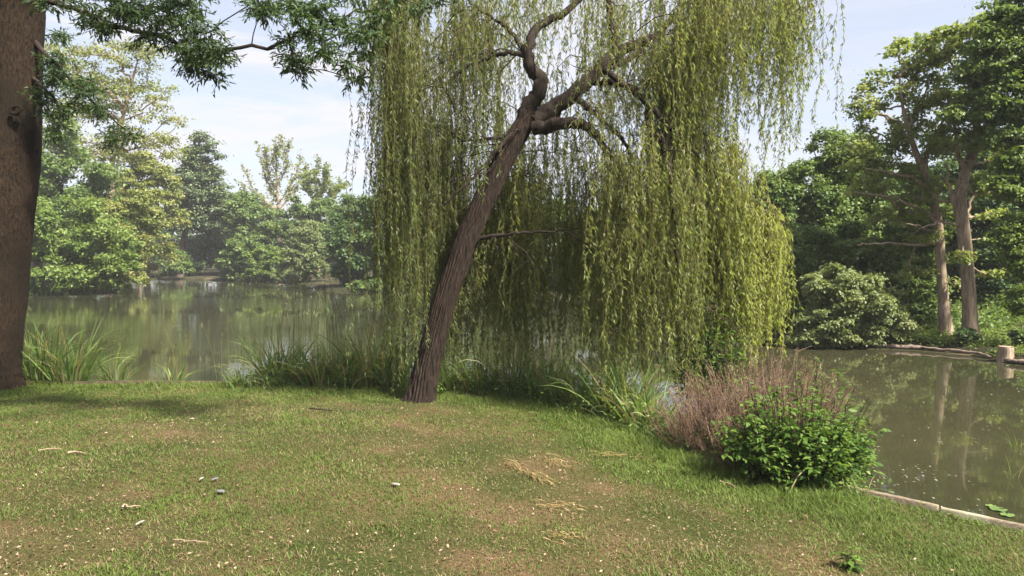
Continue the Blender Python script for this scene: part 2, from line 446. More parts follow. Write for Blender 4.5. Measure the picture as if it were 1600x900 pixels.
# ------------------------------------------------------------------ tree builder
def grow(nodes, targets, rng, bend=.12, pen=.35, k=4, wander=.06):
    """join every target to the nearest limb node; returns polylines of node indices"""
    pos = [np.array(p, float) for p in nodes]; par = [-1] * len(pos); plen = [0.0] * len(pos)
    for q in range(1, len(pos)):
        par[q] = q - 1; plen[q] = plen[q - 1] + np.linalg.norm(pos[q] - pos[q - 1]) * .3
    n0 = len(pos); base = pos[max(0, n0 // 2)]
    order = np.argsort([np.linalg.norm(t - base) for t in targets])
    chains = []
    for ti in order:
        t = np.array(targets[ti]); A = np.array(pos)
        dist = np.linalg.norm(A - t, axis=1)
        cost = dist + pen * np.array(plen) + np.maximum(0, A[:, 2] - t[2] + .15 * dist) * .9
        b = int(np.argmin(cost)); s = pos[b]; ln = dist[b]
        ctrl = s + (t - s) * .5 + UP * bend * ln + rng.normal(0, 1, 3) * wander * ln * 1.5
        ch = [b]; last = b
        for q in range(1, k + 1):
            f = q / k
            p = (1 - f) ** 2 * s + 2 * f * (1 - f) * ctrl + f * f * t
            if q < k: p = p + rng.normal(0, 1, 3) * wander * ln * .5
            pos.append(p); par.append(last); plen.append(plen[last] + ln / k); last = len(pos) - 1; ch.append(last)
        chains.append(ch)
    cnt = np.ones(len(pos)) * 0
    for ch in chains: cnt[ch[-1]] += 1
    for q in range(len(pos) - 1, 0, -1):
        if par[q] >= 0: cnt[par[q]] += cnt[q]
    return np.array(pos), chains, cnt

def cluster_leaves(acc, C, R, per, ln, wd, rng, upw=.7, droop=.15, flat=None, warm=0, rvar=.18, **att):
    n = len(C); idx = np.repeat(np.arange(n), per)
    N_ = len(idx)
    dr = nrm(rng.normal(0, 1, (N_, 3)))
    rad = rng.random(N_) ** .45
    # every clump is lumpy: its leaves gather round a few twigs
    nt_ = 5
    tw = nrm(rng.normal(0, 1, (n, nt_, 3))) * .62
    off = tw[idx, rng.integers(0, nt_, N_)] + dr * rad[:, None] * np.where(rng.random(N_) < .22, .95, .46)[:, None]
    p = C[idx] + off * R[idx]
    nor = nrm(off * np.array([1, 1, 1]) * .5 + UP * upw + rng.normal(0, .55, (N_, 3)))
    ax = nrm(np.cross(nor, rng.normal(0, 1, (N_, 3)))) - UP * droop
    sc = rng.uniform(.65, 1.3, N_)
    cl = np.clip(rng.normal(.5, rvar, n)[idx] + rng.normal(0, .16, N_), 0, 1)
    leaves(acc, p, ax, nor, ln * sc, wd * sc, fold=.12, rnd=cl, **att)

def env_points(lobes, d, n, rng, yscale=.9, shell=.5):
    """cluster centres spread over the ellipsoid lobes of a crown. lobe: (u, v, ru, rv[, depth offset]) in photo pixels at depth d"""
    Cs, Rs = [], []
    for lb in lobes:
        dd = d + (lb[4] if len(lb) > 4 else 0)
        Cs.append(P(lb[0], lb[1], dd)); rx = lb[2] / FPX * dd; rz = lb[3] / FPX * dd
        Rs.append((rx, (rx * .6 + rz * .4) * yscale, rz))
    Cs = np.array(Cs); Rs = np.array(Rs)
    w = np.array([(r[0] * r[2]) for r in Rs]); w = w / w.sum()
    out = []
    while len(out) < n:
        k = rng.choice(len(w), p=w)
        dr = nrm(rng.normal(0, 1, 3)); f = shell + (1 - shell) * rng.random() ** .6
        p = Cs[k] + dr * Rs[k] * f
        q = np.linalg.norm((p - Cs) / Rs, axis=1); q[k] = 9
        if q.min() < .55 and rng.random() < .8: continue
        if p[2] < max(0.12, float(gz(p[0], p[1])) + .1): p[2] = max(.15, float(gz(p[0], p[1])) + .15 + .2 * rng.random())
        out.append(p)
    return np.array(out)

def tree(name, label, cat, d, lobes, n, per, lf, mat, base=None, trunk=None, tr=.18, csize=None, seed=1, group=None, bark='bark_far',
         extra=(), flat=.62, shell=.5, yscale=.9, tip=.012, bend=.12, upw=.7, trunkname='trunk', crownname='crown', wander=.06, sides=10, asp=.62):
    """trunk: list of (u, v, depth offset, radius m); lf: leaf length in m"""
    rng = np.random.default_rng(seed * 97 + 3)
    n = int(n * 1.5); per = int(per * 1.25); lf = lf * .86
    C = env_points(lobes, d, n, rng, yscale, shell)
    if trunk is None:
        u = np.mean([l[0] for l in lobes]); top = min(l[1] for l in lobes)
        low = max(l[1] + l[3] for l in lobes)
        q = P(u, low, d); x0, y0 = (q[0], q[1]) if base is None else base
        y0 = y0 + .3
        z0 = max(float(gz(x0, y0)), 0.0)
        tp = P(u, top, d); h = max(tp[2] - z0, .5)
        pts = [np.array([x0, y0, z0 - .15])] + [np.array([x0 + (tp[0] - x0) * f + rng.normal(0, .02 * h), y0 + rng.normal(0, .02 * h), z0 + h * f]) for f in (.15, .3, .45, .6, .75, .88)]
        rads = [tr * 1.25, tr, tr * .85, tr * .7, tr * .5, tr * .32, tr * .15]
    else:
        pts = [P(t[0], t[1], d + t[2]) for t in trunk]; rads = [t[3] for t in trunk]
        g = float(gz(pts[0][0], pts[0][1])); pts[0] = np.array([pts[0][0], pts[0][1], max(g, -.1) - .12])
    # densify the trunk
    P0 = np.array(pts); t0 = np.linspace(0, 1, len(P0)); t1 = np.linspace(0, 1, len(P0) * 4)
    # smooth by Catmull-like averaging
    Pd = np.stack([np.interp(t1, t0, P0[:, c]) for c in range(3)], 1); Rd = np.interp(t1, t0, rads)
    for _ in range(3): Pd[1:-1] = (Pd[:-2] + 2 * Pd[1:-1] + Pd[2:]) / 4
    root = empty(name, (P0[0][0], P0[0][1], P0[0][2] + .12), label, cat, group)
    at = Acc()
    def rough(rr, th, pp):
        return rr * (1 + .16 * (fbm(pp[:, 2:3] * 1.3 / max(rads[0], .05) * .2 + 0 * th, th[None] * 1.5 + pp[:, :1], 3, seed) - .5))
    sweep(at, Pd, Rd, sides, rough=rough)
    at.build(trunkname, M[bark], root, smooth=True)
    ex = []
    for lm in extra:
        q = np.array([P(u, v, d + dy) for u, v, dy, _ in lm]); tt = np.linspace(0, 1, len(q)); t2 = np.linspace(0, 1, len(q) * 4)
        q = np.stack([np.interp(t2, tt, q[:, c]) for c in range(3)], 1); q[1:] += rng.normal(0, .02, q[1:].shape)
        la = Acc(); sweep(la, q, np.interp(t2, tt, [x_[3] for x_ in lm]), 8); la.build('limb', M[bark], root, smooth=True)
        ex += list(q[1:])
    lowest = max(2, int(len(Pd) * .35))
    pos, chains, cnt = grow(list(Pd[lowest:]) + ex, list(C), rng, bend=bend, wander=wander)
    al = Acc()
    for ch in chains:
        r = tip * np.maximum(cnt[ch], 1) ** .5
        r[0] = min(r[0], r[1] * 1.25)
        sweep(al, pos[ch], np.minimum(r, rads[0] * .6), 4 if r[0] < .03 * d / 20 else 6)
    al.build('limbs' if False else 'branchwork', M[bark], root, smooth=True)
    ac = Acc()
    cs = csize * .9 if csize else np.mean([(l[2] + l[3]) / 2 for l in lobes]) / FPX * d * .36
    R = rng.uniform(.65, 1.3, (len(C), 1)) * cs * np.array([1, 1, flat])
    cluster_leaves(ac, C, R, per, lf, lf * asp, rng, upw=upw)
    ac.build(crownname, M[mat], root)
    return root, pos, chains

# ------------------------------------------------------------------ far left shore
GL = 'trees and bushes along the far left shore'
tree('tree', 'full mid green tree behind the waterside bush, next to the foreground trunk', 'tree', 56,
     [(60, 240, 70, 60), (20, 300, 80, 100), (120, 290, 60, 55), (90, 340, 80, 60), (150, 330, 45, 50), (110, 215, 40, 30)], 120, 200, .30, 'alder', seed=1, group=GL, tr=.3, base=(-36, 56))
tree('bush', 'big bright green bush overhanging the water beside the foreground trunk', 'bush', 47,
     [(75, 400, 62, 48), (130, 415, 55, 38), (60, 350, 60, 50), (165, 380, 42, 45), (20, 400, 50, 60), (120, 345, 45, 40), (95, 440, 85, 20), (185, 420, 30, 28)], 130, 200, .24, 'fresh', seed=2, group=GL, tr=.12, base=(-30, 48.5), shell=.6)
tree('bush', 'yellowish olive bush leaning over the water right of the big bright bush', 'bush', 51,
     [(205, 355, 34, 45), (200, 400, 40, 40), (225, 320, 26, 35), (175, 340, 30, 30), (190, 435, 45, 18)], 70, 190, .22, 'yellow', seed=3, group=GL, tr=.1, base=(-26, 52))
tree('tree', 'tall airy tree with pinkish limbs and thin yellowish leaves', 'tree', 62,
     [(110, 95, 45, 25), (160, 100, 45, 35), (215, 85, 45, 22), (245, 150, 40, 14), (225, 125, 40, 18), (170, 150, 55, 30), (120, 160, 60, 35), (250, 185, 38, 16), (255, 225, 32, 26), (190, 220, 50, 30), (140, 240, 50, 40)],
     105, 85, .26, 'yellow', trunk=[(172, 440, 0, .34), (176, 330, 0, .28), (172, 262, 0, .22), (190, 190, 0, .16), (203, 140, 0, .12), (215, 95, 0, .05)], seed=4, group=GL, bark='bark_pink', tip=.03, csize=1.5, flat=.4, bend=.05, wander=.1)
tree('tree', 'yellow green rounded tree between the airy tree and the layered dark tree', 'tree', 72,
     [(220, 270, 42, 30), (235, 300, 52, 30), (205, 310, 40, 35), (250, 335, 45, 30), (225, 380, 45, 45)], 75, 170, .34, 'yellow', seed=5, group=GL, tr=.25)
tree('tree', 'tall cone shaped dark tree in flat layers with a bare lower trunk', 'tree', 84,
     [(312, 222, 14, 12), (315, 243, 26, 11), (308, 266, 36, 12), (318, 285, 44, 12), (302, 305, 52, 13), (320, 328, 48, 13), (290, 345, 56, 13), (312, 300, 30, 60), (335, 350, 40, 10)],
     150, 170, .34, 'conif', trunk=[(281, 425, 0, .42), (287, 370, 0, .34), (298, 320, 0, .26), (308, 260, 0, .16), (312, 215, 0, .04)], seed=6, group=GL, flat=.28, csize=1.35, upw=1.1, tip=.02)
tree('bush', 'small rounded green bush at the foot of the layered dark tree', 'bush', 80,
     [(268, 410, 26, 20), (252, 415, 22, 16), (285, 420, 14, 10)], 36, 170, .28, 'alder', seed=7, group=GL, tr=.08)
tree('tree', 'dark dense tree in the gap right of the layered tree', 'tree', 90,
     [(365, 335, 34, 34), (345, 380, 45, 45), (385, 370, 45, 40), (310, 400, 45, 30)], 90, 170, .40, 'dark', seed=8, group=GL, tr=.25)
# the two sparse upright trees against the sky
def fan_tree(label, d, u0, v0, limbs, seed, mat, lf, per_m, group, name='tree'):
    rng = np.random.default_rng(seed)
    b0 = P(u0, v0, d); gzv = float(gz(b0[0], b0[1]))
    root = empty(name, (b0[0], b0[1], gzv), label, 'tree', group)
    at = Acc(); tl = P(limbs[0][0][0], limbs[0][0][1], d)
    sweep(at, np.linspace([b0[0], b0[1], gzv - .2], tl, 6), np.linspace(.36, .26, 6), 10)
    at.build('trunk', M['bark_pink'], root, smooth=True)
    ac = Acc(); pp, aa = [], []
    for li, lm in enumerate(limbs):
        dy = 0 if li == 0 else rng.uniform(-2.2, 2.2)
        pts = np.array([P(u, v, d + dy * i / (len(lm) - 1)) for i, (u, v) in enumerate(lm)])
        t = np.linspace(0, 1, len(pts)); t2 = np.linspace(0, 1, 14)
        pts = np.stack([np.interp(t2, t, pts[:, c]) for c in range(3)], 1)
        pts[1:] += rng.normal(0, .07, (13, 3))
        al = Acc(); sweep(al, pts, np.linspace(.12 if li else .18, .02, 14), 6)
        # side twigs
        for q in range(3, 14):
            for _ in range(2):
                s = pts[q]; dr = nrm(rng.normal(0, .7, 3) + UP * .7 + nrm(pts[q] - pts[q - 1]) * .6)
                ln = rng.uniform(.6, 2.0) * (1.2 - q / 18)
                tw = s + dr * np.linspace(0, ln, 4)[:, None]
                sweep(al, tw, [.024, .02, .015, .008], 4)
                m_ = int(per_m * ln); f = rng.random(m_)[:, None]
                pp.append(s + dr * ln * f + rng.normal(0, .12, (m_, 3)))
        al.build('limb', M['bark_pink'], root, smooth=True)
        m_ = int(per_m * np.linalg.norm(pts[-1] - pts[0]) * .9); f = rng.random(m_) ** .8 * 12
        k = f.astype(int); pp.append(pts[k] + (pts[k + 1] - pts[k]) * (f - k)[:, None] + rng.normal(0, .2, (m_, 3)))
    p = np.concatenate(pp); n = len(p)
    nor = nrm(rng.normal(0, .7, (n, 3)) + UP * .5)
    leaves(ac, p, nrm(np.cross(nor, rng.normal(0, 1, (n, 3)))), nor, lf * rng.uniform(.6, 1.3, n), lf * .6 * rng.uniform(.6, 1.3, n), fold=.1, rnd=np.clip(rng.normal(.5, .25, n), 0, 1))
    ac.build('crown', M[mat], root)
fan_tree('sparse tree with bare limbs fanning upward against the sky, tallest of the middle shore', 94, 437, 440,
         [[(436, 338), (434, 300), (431, 255), (430, 218)], [(436, 322), (424, 300), (412, 270), (403, 226)], [(435, 300), (422, 278), (414, 250), (415, 232)], [(434, 290), (447, 265), (450, 240), (452, 222)],
          [(436, 318), (452, 295), (463, 270), (470, 245)], [(437, 326), (455, 308), (470, 285), (479, 262)], [(436, 330), (420, 322), (398, 300), (380, 262)], [(436, 328), (408, 318), (388, 310), (375, 285)], [(432, 270), (424, 250), (437, 235), (440, 215)]],
         41, 'yellow', .34, 13, GL)
fan_tree('sparse lopsided tree with a few leafy limbs right of the fan shaped tree', 90, 497, 440,
         [[(494, 335), (495, 310), (492, 280), (500, 252)], [(494, 320), (505, 300), (508, 280), (510, 262)], [(494, 318), (482, 300), (478, 285), (484, 272)], [(495, 325), (515, 310), (525, 298), (535, 288)]],
         42, 'oak', .34, 34, GL)
tree('tree', 'mid green tree mass below the sparse fan shaped tree', 'tree', 84,
     [(400, 345, 40, 22), (440, 350, 38, 20), (420, 375, 60, 35), (465, 345, 34, 25), (490, 330, 32, 30), (515, 345, 30, 30), (500, 380, 40, 40), (375, 325, 22, 22)], 130, 190, .36, 'alder', seed=9, group=GL, tr=.25)
tree('bush', 'grey green bush low over the water left of the lime coloured bush', 'bush', 76,
     [(370, 412, 30, 22), (355, 425, 18, 12), (385, 390, 28, 26)], 44, 180, .28, 'alder', seed=10, group=GL, tr=.08)
tree('bush', 'lime green spreading bush in the middle of the far shore', 'bush', 73,
     [(412, 400, 28, 16), (425, 418, 34, 14), (400, 428, 26, 11), (440, 400, 16, 12)], 52, 180, .28, 'fresh', seed=11, group=GL, tr=.08, flat=.45)
tree('bush', 'soft grey olive bush beside the sandy gap in the far shore', 'bush', 68,
     [(475, 385, 28, 34), (465, 410, 30, 28), (490, 405, 20, 32), (480, 360, 20, 16), (455, 430, 30, 10)], 60, 200, .22, 'olive', seed=12, group=GL, tr=.08)
tree('tree', 'dense dark green domed tree at the water by the willow curtain', 'tree', 54,
     [(560, 335, 38, 30), (600, 350, 50, 50), (560, 375, 45, 38), (575, 412, 50, 30), (540, 415, 22, 28), (625, 400, 45, 45)], 120, 210, .27, 'dark', seed=13, group=GL, tr=.25, base=(-10, 55))
tree('bush', 'low bright green bush trailing in the water under the domed tree', 'bush', 50,
     [(575, 446, 30, 8), (600, 444, 30, 8), (555, 449, 16, 5)], 28, 120, .2, 'alder', seed=14, group=GL, tr=.05)
# behind the willow
GM = 'trees across the water behind the willow curtain'
for k, (u, v, ru, rv, d, mt, lab) in enumerate([
        (675, 365, 62, 55, 58, 'alder', 'green tree across the water seen between the willow trunk and left curtain'),
        (770, 385, 62, 55, 54, 'fresh', 'light green tree seen just right of the leaning willow trunk'),
        (860, 370, 60, 60, 50, 'alder', 'mid green tree seen through the middle of the willow curtain'),
        (945, 385, 55, 60, 46, 'alder', 'broad tree seen through thin strands right of the willow middle'),
        (1035, 395, 55, 65, 42, 'alder', 'green tree hidden behind the densest willow strands'),
        (1110, 400, 55, 70, 36, 'alder', 'shaded tree behind the light green sapling and willow')]):
    tree('tree', lab, 'tree', d, [(u, v, ru, rv), (u - 25, v + 40, ru * .8, rv * .7), (u + 22, v + 45, ru * .8, rv * .6), (u + 5, v - 30, ru * .6, rv * .5)], 60, 170, .27, mt, seed=20 + k, group=GM, tr=.2)

# ------------------------------------------------------------------ right shore
GR = 'trees and bushes along the right shore'
tree('tree', 'dark leafy tree with ragged top beside the willow, right of the gap of sky', 'tree', 25,
     [(1270, 300, 60, 50), (1325, 255, 52, 40), (1220, 330, 50, 50), (1300, 350, 70, 50), (1195, 300, 30, 28), (1350, 300, 45, 50), (1290, 225, 30, 18)], 150, 210, .135, 'alder', seed=31, group=GR, tr=.16, csize=.55, tip=.01, base=(10.5, 25))
tree('tree', 'dark green tree standing at the bank just right of the bright willow tuft', 'tree', 22,
     [(1230, 430, 50, 70), (1270, 400, 60, 50), (1210, 490, 45, 50), (1250, 500, 50, 38), (1185, 440, 35, 60)], 120, 230, .12, 'alder', seed=32, group=GR, tr=.12, csize=.45, tip=.008)
tree('bush', 'pale leaved bush arching low over the water below the two trunks', 'bush', 18.6,
     [(1340, 470, 62, 34), (1300, 500, 55, 28), (1370, 505, 48, 26), (1330, 525, 60, 18), (1310, 445, 50, 28), (1380, 530, 38, 14), (1265, 525, 30, 16)], 150, 190, .10, 'pale', seed=33, group=GR, tr=.06, csize=.30, flat=.4, tip=.006, base=(8.7, 19.4))
tree('tree', 'mid green layered tree behind the pale bush and left of the trunks', 'tree', 21,
     [(1400, 400, 60, 32), (1360, 370, 55, 30), (1420, 450, 45, 40), (1340, 410, 45, 34), (1440, 350, 40, 40), (1425, 500, 40, 26)], 130, 200, .12, 'alder', seed=34, group=GR, tr=.10, csize=.42, flat=.35, tip=.008)
tree('oak_tree', 'slimmer oak of the pair with thin trunk and wide airy crown', 'tree', 19.6,
     [(1385, 135, 45, 38), (1425, 85, 42, 38), (1465, 75, 34, 28), (1350, 165, 28, 24), (1400, 195, 62, 34), (1450, 140, 50, 40), (1350, 235, 40, 18), (1400, 255, 60, 22), (1440, 220, 50, 30), (1480, 110, 30, 40), (1340, 265, 40, 24), (1370, 290, 50, 24), (1430, 290, 50, 24), (1440, 370, 36, 10), (1420, 425, 34, 10), (1395, 340, 50, 14), (1490, 440, 14, 6, -.2)],
     150, 50, .12, 'oak', trunk=[(1480, 540, 0, .185), (1474, 470, 0, .14), (1469, 400, 0, .12), (1467, 350, 0, .115), (1456, 300, -.1, .10), (1440, 262, -.2, .085), (1425, 220, -.3, .06), (1410, 170, -.3, .04), (1405, 120, -.3, .02)],
     seed=35, group=GR, extra=[[(1456, 302, -.1, .06), (1430, 280, -.3, .045), (1395, 270, -.4, .03), (1345, 262, -.5, .012)], [(1466, 350, 0, .05), (1435, 325, -.3, .04), (1400, 308, -.5, .03), (1335, 300, -.6, .012)], [(1442, 266, -.2, .06), (1452, 225, -.3, .04), (1475, 185, -.3, .015)], [(1466, 380, 0, .04), (1430, 385, -.4, .035), (1385, 378, -.7, .025), (1340, 384, -.8, .01)], [(1425, 225, -.3, .04), (1395, 190, -.3, .03), (1365, 175, -.3, .012)]], bark='bark_oak', csize=.33, flat=.5, tip=.009, shell=.3, bend=.05, wander=.09)
tree('oak_tree', 'thicker oak of the pair with pale forked trunk beside the tree stump', 'tree', 18.8,
     [(1490, 165, 45, 34), (1530, 150, 40, 40), (1500, 60, 40, 30), (1535, 60, 36, 34), (1490, 215, 55, 26), (1545, 215, 45, 24), (1450, 285, 60, 12, .9), (1420, 312, 50, 10, .8), (1540, 290, 40, 18, .8), (1560, 240, 30, 20, .5), (1470, 335, 40, 10, 1.0), (1545, 335, 26, 12, .3), (1550, 425, 26, 10, .3), (1505, 402, 20, 7, -.3), (1570, 380, 26, 12, .4)],
     125, 52, .12, 'oak', trunk=[(1516, 540, 0, .24), (1516, 500, 0, .19), (1513, 450, 0, .165), (1510, 400, 0, .16), (1504, 350, 0, .16), (1498, 310, 0, .15), (1508, 270, .1, .12), (1518, 240, .2, .10), (1528, 195, .3, .07), (1530, 130, .3, .04), (1528, 80, .3, .02)],
     seed=36, group=GR, extra=[[(1502, 352, 0, .075), (1491, 322, -.1, .06), (1484, 300, -.1, .045), (1480, 255, -.1, .015)], [(1499, 352, -.1, .035), (1470, 347, -.3, .03), (1440, 354, -.5, .02), (1415, 350, -.6, .008)], [(1512, 262, .1, .08), (1535, 225, .1, .06), (1565, 203, .1, .04), (1600, 195, .1, .015)], [(1508, 268, .1, .07), (1496, 238, 0, .05), (1492, 200, 0, .035), (1497, 150, 0, .01)], [(1500, 300, 0, .03), (1515, 296, -.2, .022), (1524, 305, -.25, .012)]], bark='bark_oak', csize=.33, flat=.4, tip=.009, shell=.3, bend=.03, wander=.09)
tree('tree', 'dark heavy tree filling the upper right corner of the view', 'tree', 17.5,
     [(1600, 55, 46, 50), (1575, 100, 55, 40), (1600, 20, 50, 40), (1590, 215, 40, 26), (1560, 60, 36, 30), (1530, 130, 42, 28), (1610, 160, 60, 40), (1555, 165, 46, 24), (1500, 180, 18, 12), (1640, 90, 60, 80)], 150, 200, .11, 'alder', trunk=[(1690, 560, 0, .2), (1680, 400, 0, .17), (1660, 280, 0, .14), (1640, 200, 0, .11), (1620, 130, 0, .07), (1610, 60, 0, .03)],
     seed=37, group=GR, bark='bark_dark', csize=.36, flat=.5, tip=.008)
tree('tree', 'shadowy tree behind the forked oak at the right edge', 'tree', 24.5,
     [(1560, 330, 50, 45), (1600, 400, 55, 70), (1545, 420, 36, 50), (1570, 480, 50, 36), (1620, 300, 60, 70), (1580, 260, 50, 30)], 130, 220, .145, 'dark', seed=38, group=GR, tr=.16, csize=.6)
tree('tree', 'dark tree filling the gap behind the two oak trunks', 'tree', 26,
     [(1470, 330, 50, 50), (1490, 410, 45, 50), (1430, 300, 50, 40), (1495, 480, 36, 36), (1450, 440, 40, 45), (1500, 250, 45, 40)], 120, 200, .15, 'dark', seed=39, group=GR, tr=.16, csize=.6)
tree('bush', 'yellow green spray of leaves at the right edge below the dark corner tree', 'bush', 17.2,
     [(1590, 350, 28, 14), (1580, 290, 34, 24), (1590, 250, 30, 20), (1600, 400, 26, 36), (1565, 370, 22, 12), (1600, 470, 26, 24)], 90, 130, .10, 'fresh', seed=40, group=GR, tr=.03, csize=.3, flat=.4, tip=.005, base=(12.2, 17.3))
tree('bush', 'small dark round bush on the bank in front of the forked oak', 'bush', 17.6,
     [(1510, 546, 15, 9), (1503, 552, 10, 6)], 26, 90, .06, 'dark', seed=41, group=GR, tr=.015, csize=.09, tip=.003)
tree('bush', 'small bright bush behind the tree stump', 'bush', 16.9,
     [(1592, 522, 12, 11), (1600, 535, 12, 8)], 20, 90, .07, 'alder', seed=42, group=GR, tr=.015, csize=.1, tip=.003)

# far woodland masses that close the view behind the separate trees
def wood(label, boxes, n, lf, mat, seed):
    rng = np.random.default_rng(seed); a = Acc(); Cs = []; Rs = []
    for (u, vt, vb, d, ru) in boxes:
        for _ in range(n):
            p = P(u + rng.uniform(-ru, ru), rng.uniform(vt, vb), d + rng.uniform(-1.5, 3.5)); p[2] = max(p[2], .4); Cs.append(p); Rs.append(np.array([1, 1, .7]) * d * .03)
    cluster_leaves(a, np.array(Cs), np.array(Rs), 60, lf, lf * .7, rng)
    o = a.build('woodland', M[mat]); tag(o, label, 'woodland', kind='stuff')
wood('dark woodland closing the view behind the far left shore', [(u, 318 if u not in (437, 470) else 345, 425, 104, 28) for u in (-40, 20, 80, 140, 200, 250, 300, 345, 390, 437, 470, 520, 570, 620, 670)], 26, .6, 'dark', 71)
wood('dark woodland far behind the willow', [(u, 330, 440, 64, 30) for u in (720, 780, 840, 900, 960, 1020, 1080)], 22, .42, 'alder', 72)
wood('dark woodland behind the right shore trees', [(u, 270 if u > 1330 else 330, 530, 32, 30) for u in (1170, 1220, 1270, 1320, 1370, 1420, 1470, 1520, 1570, 1620, 1680, 1740)], 40, .22, 'dark', 73)
wood('shaded undergrowth along the right bank beneath the oaks', [(u, 480, 535, 22, 30) for u in (1200, 1260, 1320, 1380, 1440, 1500, 1560, 1620, 1680)], 22, .12, 'alder', 74)

# ------------------------------------------------------------------ foreground tree at the left edge
rng = np.random.default_rng(301)
tb = np.array([-8.19, 11.7]); tz = float(gz(*tb))
lt = empty('oak_tree', (tb[0], tb[1], tz), 'big brown foreground trunk with a round knot, dark leafy boughs overhead', 'tree')
def TP(u, v, dd=11.7): return P(u, v, dd)
tp = np.array([[tb[0] - .04, tb[1], tz - .2]] + [TP(u, v) for u, v in ((-22, 590), (-19, 560), (-12, 480), (-6, 400), (1, 320), (6, 250), (7, 180), (9, 110), (12, 50), (14, 0), (15, -60), (18, -120), (24, -220))])
tr_ = np.array([.50, .47, .46, .46, .46, .47, .49, .49, .48, .48, .49, .5, .45, .35])
t0 = np.linspace(0, 1, len(tp)); t1 = np.linspace(0, 1, 130)
TPd = np.stack([np.interp(t1, t0, tp[:, c]) for c in range(3)], 1); TRd = np.interp(t1, t0, tr_)
for _ in range(6): TPd[1:-1] = (TPd[:-2] + 2 * TPd[1:-1] + TPd[2:]) / 4; TRd[1:-1] = (TRd[:-2] + 2 * TRd[1:-1] + TRd[2:]) / 4
def lrough(rr, th, pp):
    z = pp[:, 2:3]
    flare = 1 + .10 * np.exp(-np.maximum(z - tz, 0) / .22) * (.6 + .6 * np.cos(th[None] * 5 + 1))
    return rr * flare * (1 + .10 * (fbm(z * 1.1 + 0 * th, 3 + 1.2 * np.cos(th)[None] + 0 * z, 4) - .5) + .07 * (fbm(z * 9, th[None] * 9, 4, 1) - .5))
a = Acc(); sweep(a, TPd, TRd, 56, rough=lrough); a.build('trunk', M['bark_left'], lt, smooth=True)
# knot: a ring of callus and a dark sunken centre facing the viewer
kc = P(25, 172, 11.7 - .44)
ang = np.linspace(0, 2 * math.pi, 19)
a = Acc(); ring = np.array([kc + (.068 + .012 * math.sin(2 * t + 1)) * np.array([math.cos(t), 0, math.sin(t) * .9]) + np.array([0, .012 * math.sin(3 * t), 0]) for t in ang])
sweep(a, ring, .024 + .008 * np.sin(ang * 3), 8); kn = a.build('knot', M['bark_left'], lt, smooth=True)
a = Acc()
hv = [kc + np.array([0, -.012, 0])] + [kc + .066 * np.array([math.cos(t), 0.0, math.sin(t)]) + np.array([0, -.004, 0]) for t in ang[:-1]]
a.add(np.array(hv), np.array([[0, 1 + (q + 1) % 18, 1 + q] for q in range(18)])); a.build('knot_hollow', M['knot'], kn)
# leaf sprays seen in the picture + the rest of the crown above the frame
reg = [(90, 20, 26), (130, 18, 26), (170, 12, 28), (215, 12, 30), (255, 18, 30), (298, 22, 26), (240, 42, 24), (280, 58, 24), (318, 50, 22), (310, 84, 20), (340, 92, 15), (302, 108, 10), (265, 30, 24), (357, 88, 9), (325, 116, 8), (160, 34, 14), (225, 66, 10), (300, 0, 34), (200, -30, 40), (120, -30, 40), (260, -40, 40), (345, 70, 10), (290, 80, 14),
       (84, 90, 15), (92, 120, 22), (112, 150, 22), (80, 155, 22), (132, 128, 18), (148, 142, 14), (130, 168, 18), (160, 184, 18), (184, 202, 16), (205, 212, 9), (90, 186, 16), (95, 60, 14), (84, 205, 10), (175, 218, 8), (105, 95, 12), (82, 130, 18),
       (420, 10, 16), (455, 18, 22), (495, 20, 28), (535, 35, 28), (480, 50, 22), (455, 86, 15), (470, 104, 10), (448, 66, 14), (515, 70, 18), (560, 50, 22), (600, 10, 36), (540, 96, 14), (403, 8, 9), (640, -10, 36), (500, -20, 36), (560, -10, 36), (552, 120, 9), (575, 80, 14), (700, -20, 30)]
dep = {0: 8.2, 1: 11.3, 2: 7.6}
Ct, Rt = [], []
for q, (u, v, r) in enumerate(reg):
    if q == 23: r2a = len(Ct)
    if q == 39: r2b = len(Ct)
    z_ = 0 if q < 23 else (1 if q < 39 else 2)
    d = dep[z_] + rng.uniform(-.35, .35)
    r = r * (.82 if z_ == 2 else 1)
    for _ in range(2 if r > 12 else 1):
        Ct.append(P(u + rng.normal(0, r * .4), v + rng.normal(0, r * .4), d + rng.normal(0, .25))); Rt.append(max(r, 9) / FPX * d * (1.0 if r <= 12 else .75))
nvis = len(Ct)
for _ in range(230):      # crown above the picture, shading the lawn
    t = rng.random(); x = rng.uniform(-13, -1.5); y = rng.uniform(3.5, 14)
    z = 5.9 + .16 * (y - 4) * 1.5 + rng.uniform(0, 4.2)
    if z < CAMZ + .36 * y + 1.1: z = CAMZ + .36 * y + rng.uniform(1.1, 2.5)
    Ct.append(np.array([x, y, z])); Rt.append(rng.uniform(.5, .85))
Ct = np.array(Ct); Rt = np.array(Rt)
low = [[(44, 52, 11.75, .045), (66, 80, 11.55, .036), (95, 108, 11.3, .028), (128, 142, 11.3, .02), (165, 180, 11.3, .013), (205, 208, 11.3, .006)], [(44, 112, 11.75, .032), (62, 132, 11.5, .024), (85, 152, 11.3, .018), (100, 190, 11.3, .008)]]
ln_ = []
a = Acc()
for lm in low:
    q = np.array([P(u, v, dd_) for u, v, dd_, _ in lm]); tt = np.linspace(0, 1, len(q)); t2 = np.linspace(0, 1, 20)
    q = np.stack([np.interp(t2, tt, q[:, c]) for c in range(3)], 1); q[1:] += rng.normal(0, .008, q[1:].shape)
    sweep(a, q, np.interp(t2, tt, [x_[3] for x_ in lm]), 8); ln_ += list(q[3:])
isr2 = np.zeros(len(Ct), bool); isr2[r2a:r2b] = True
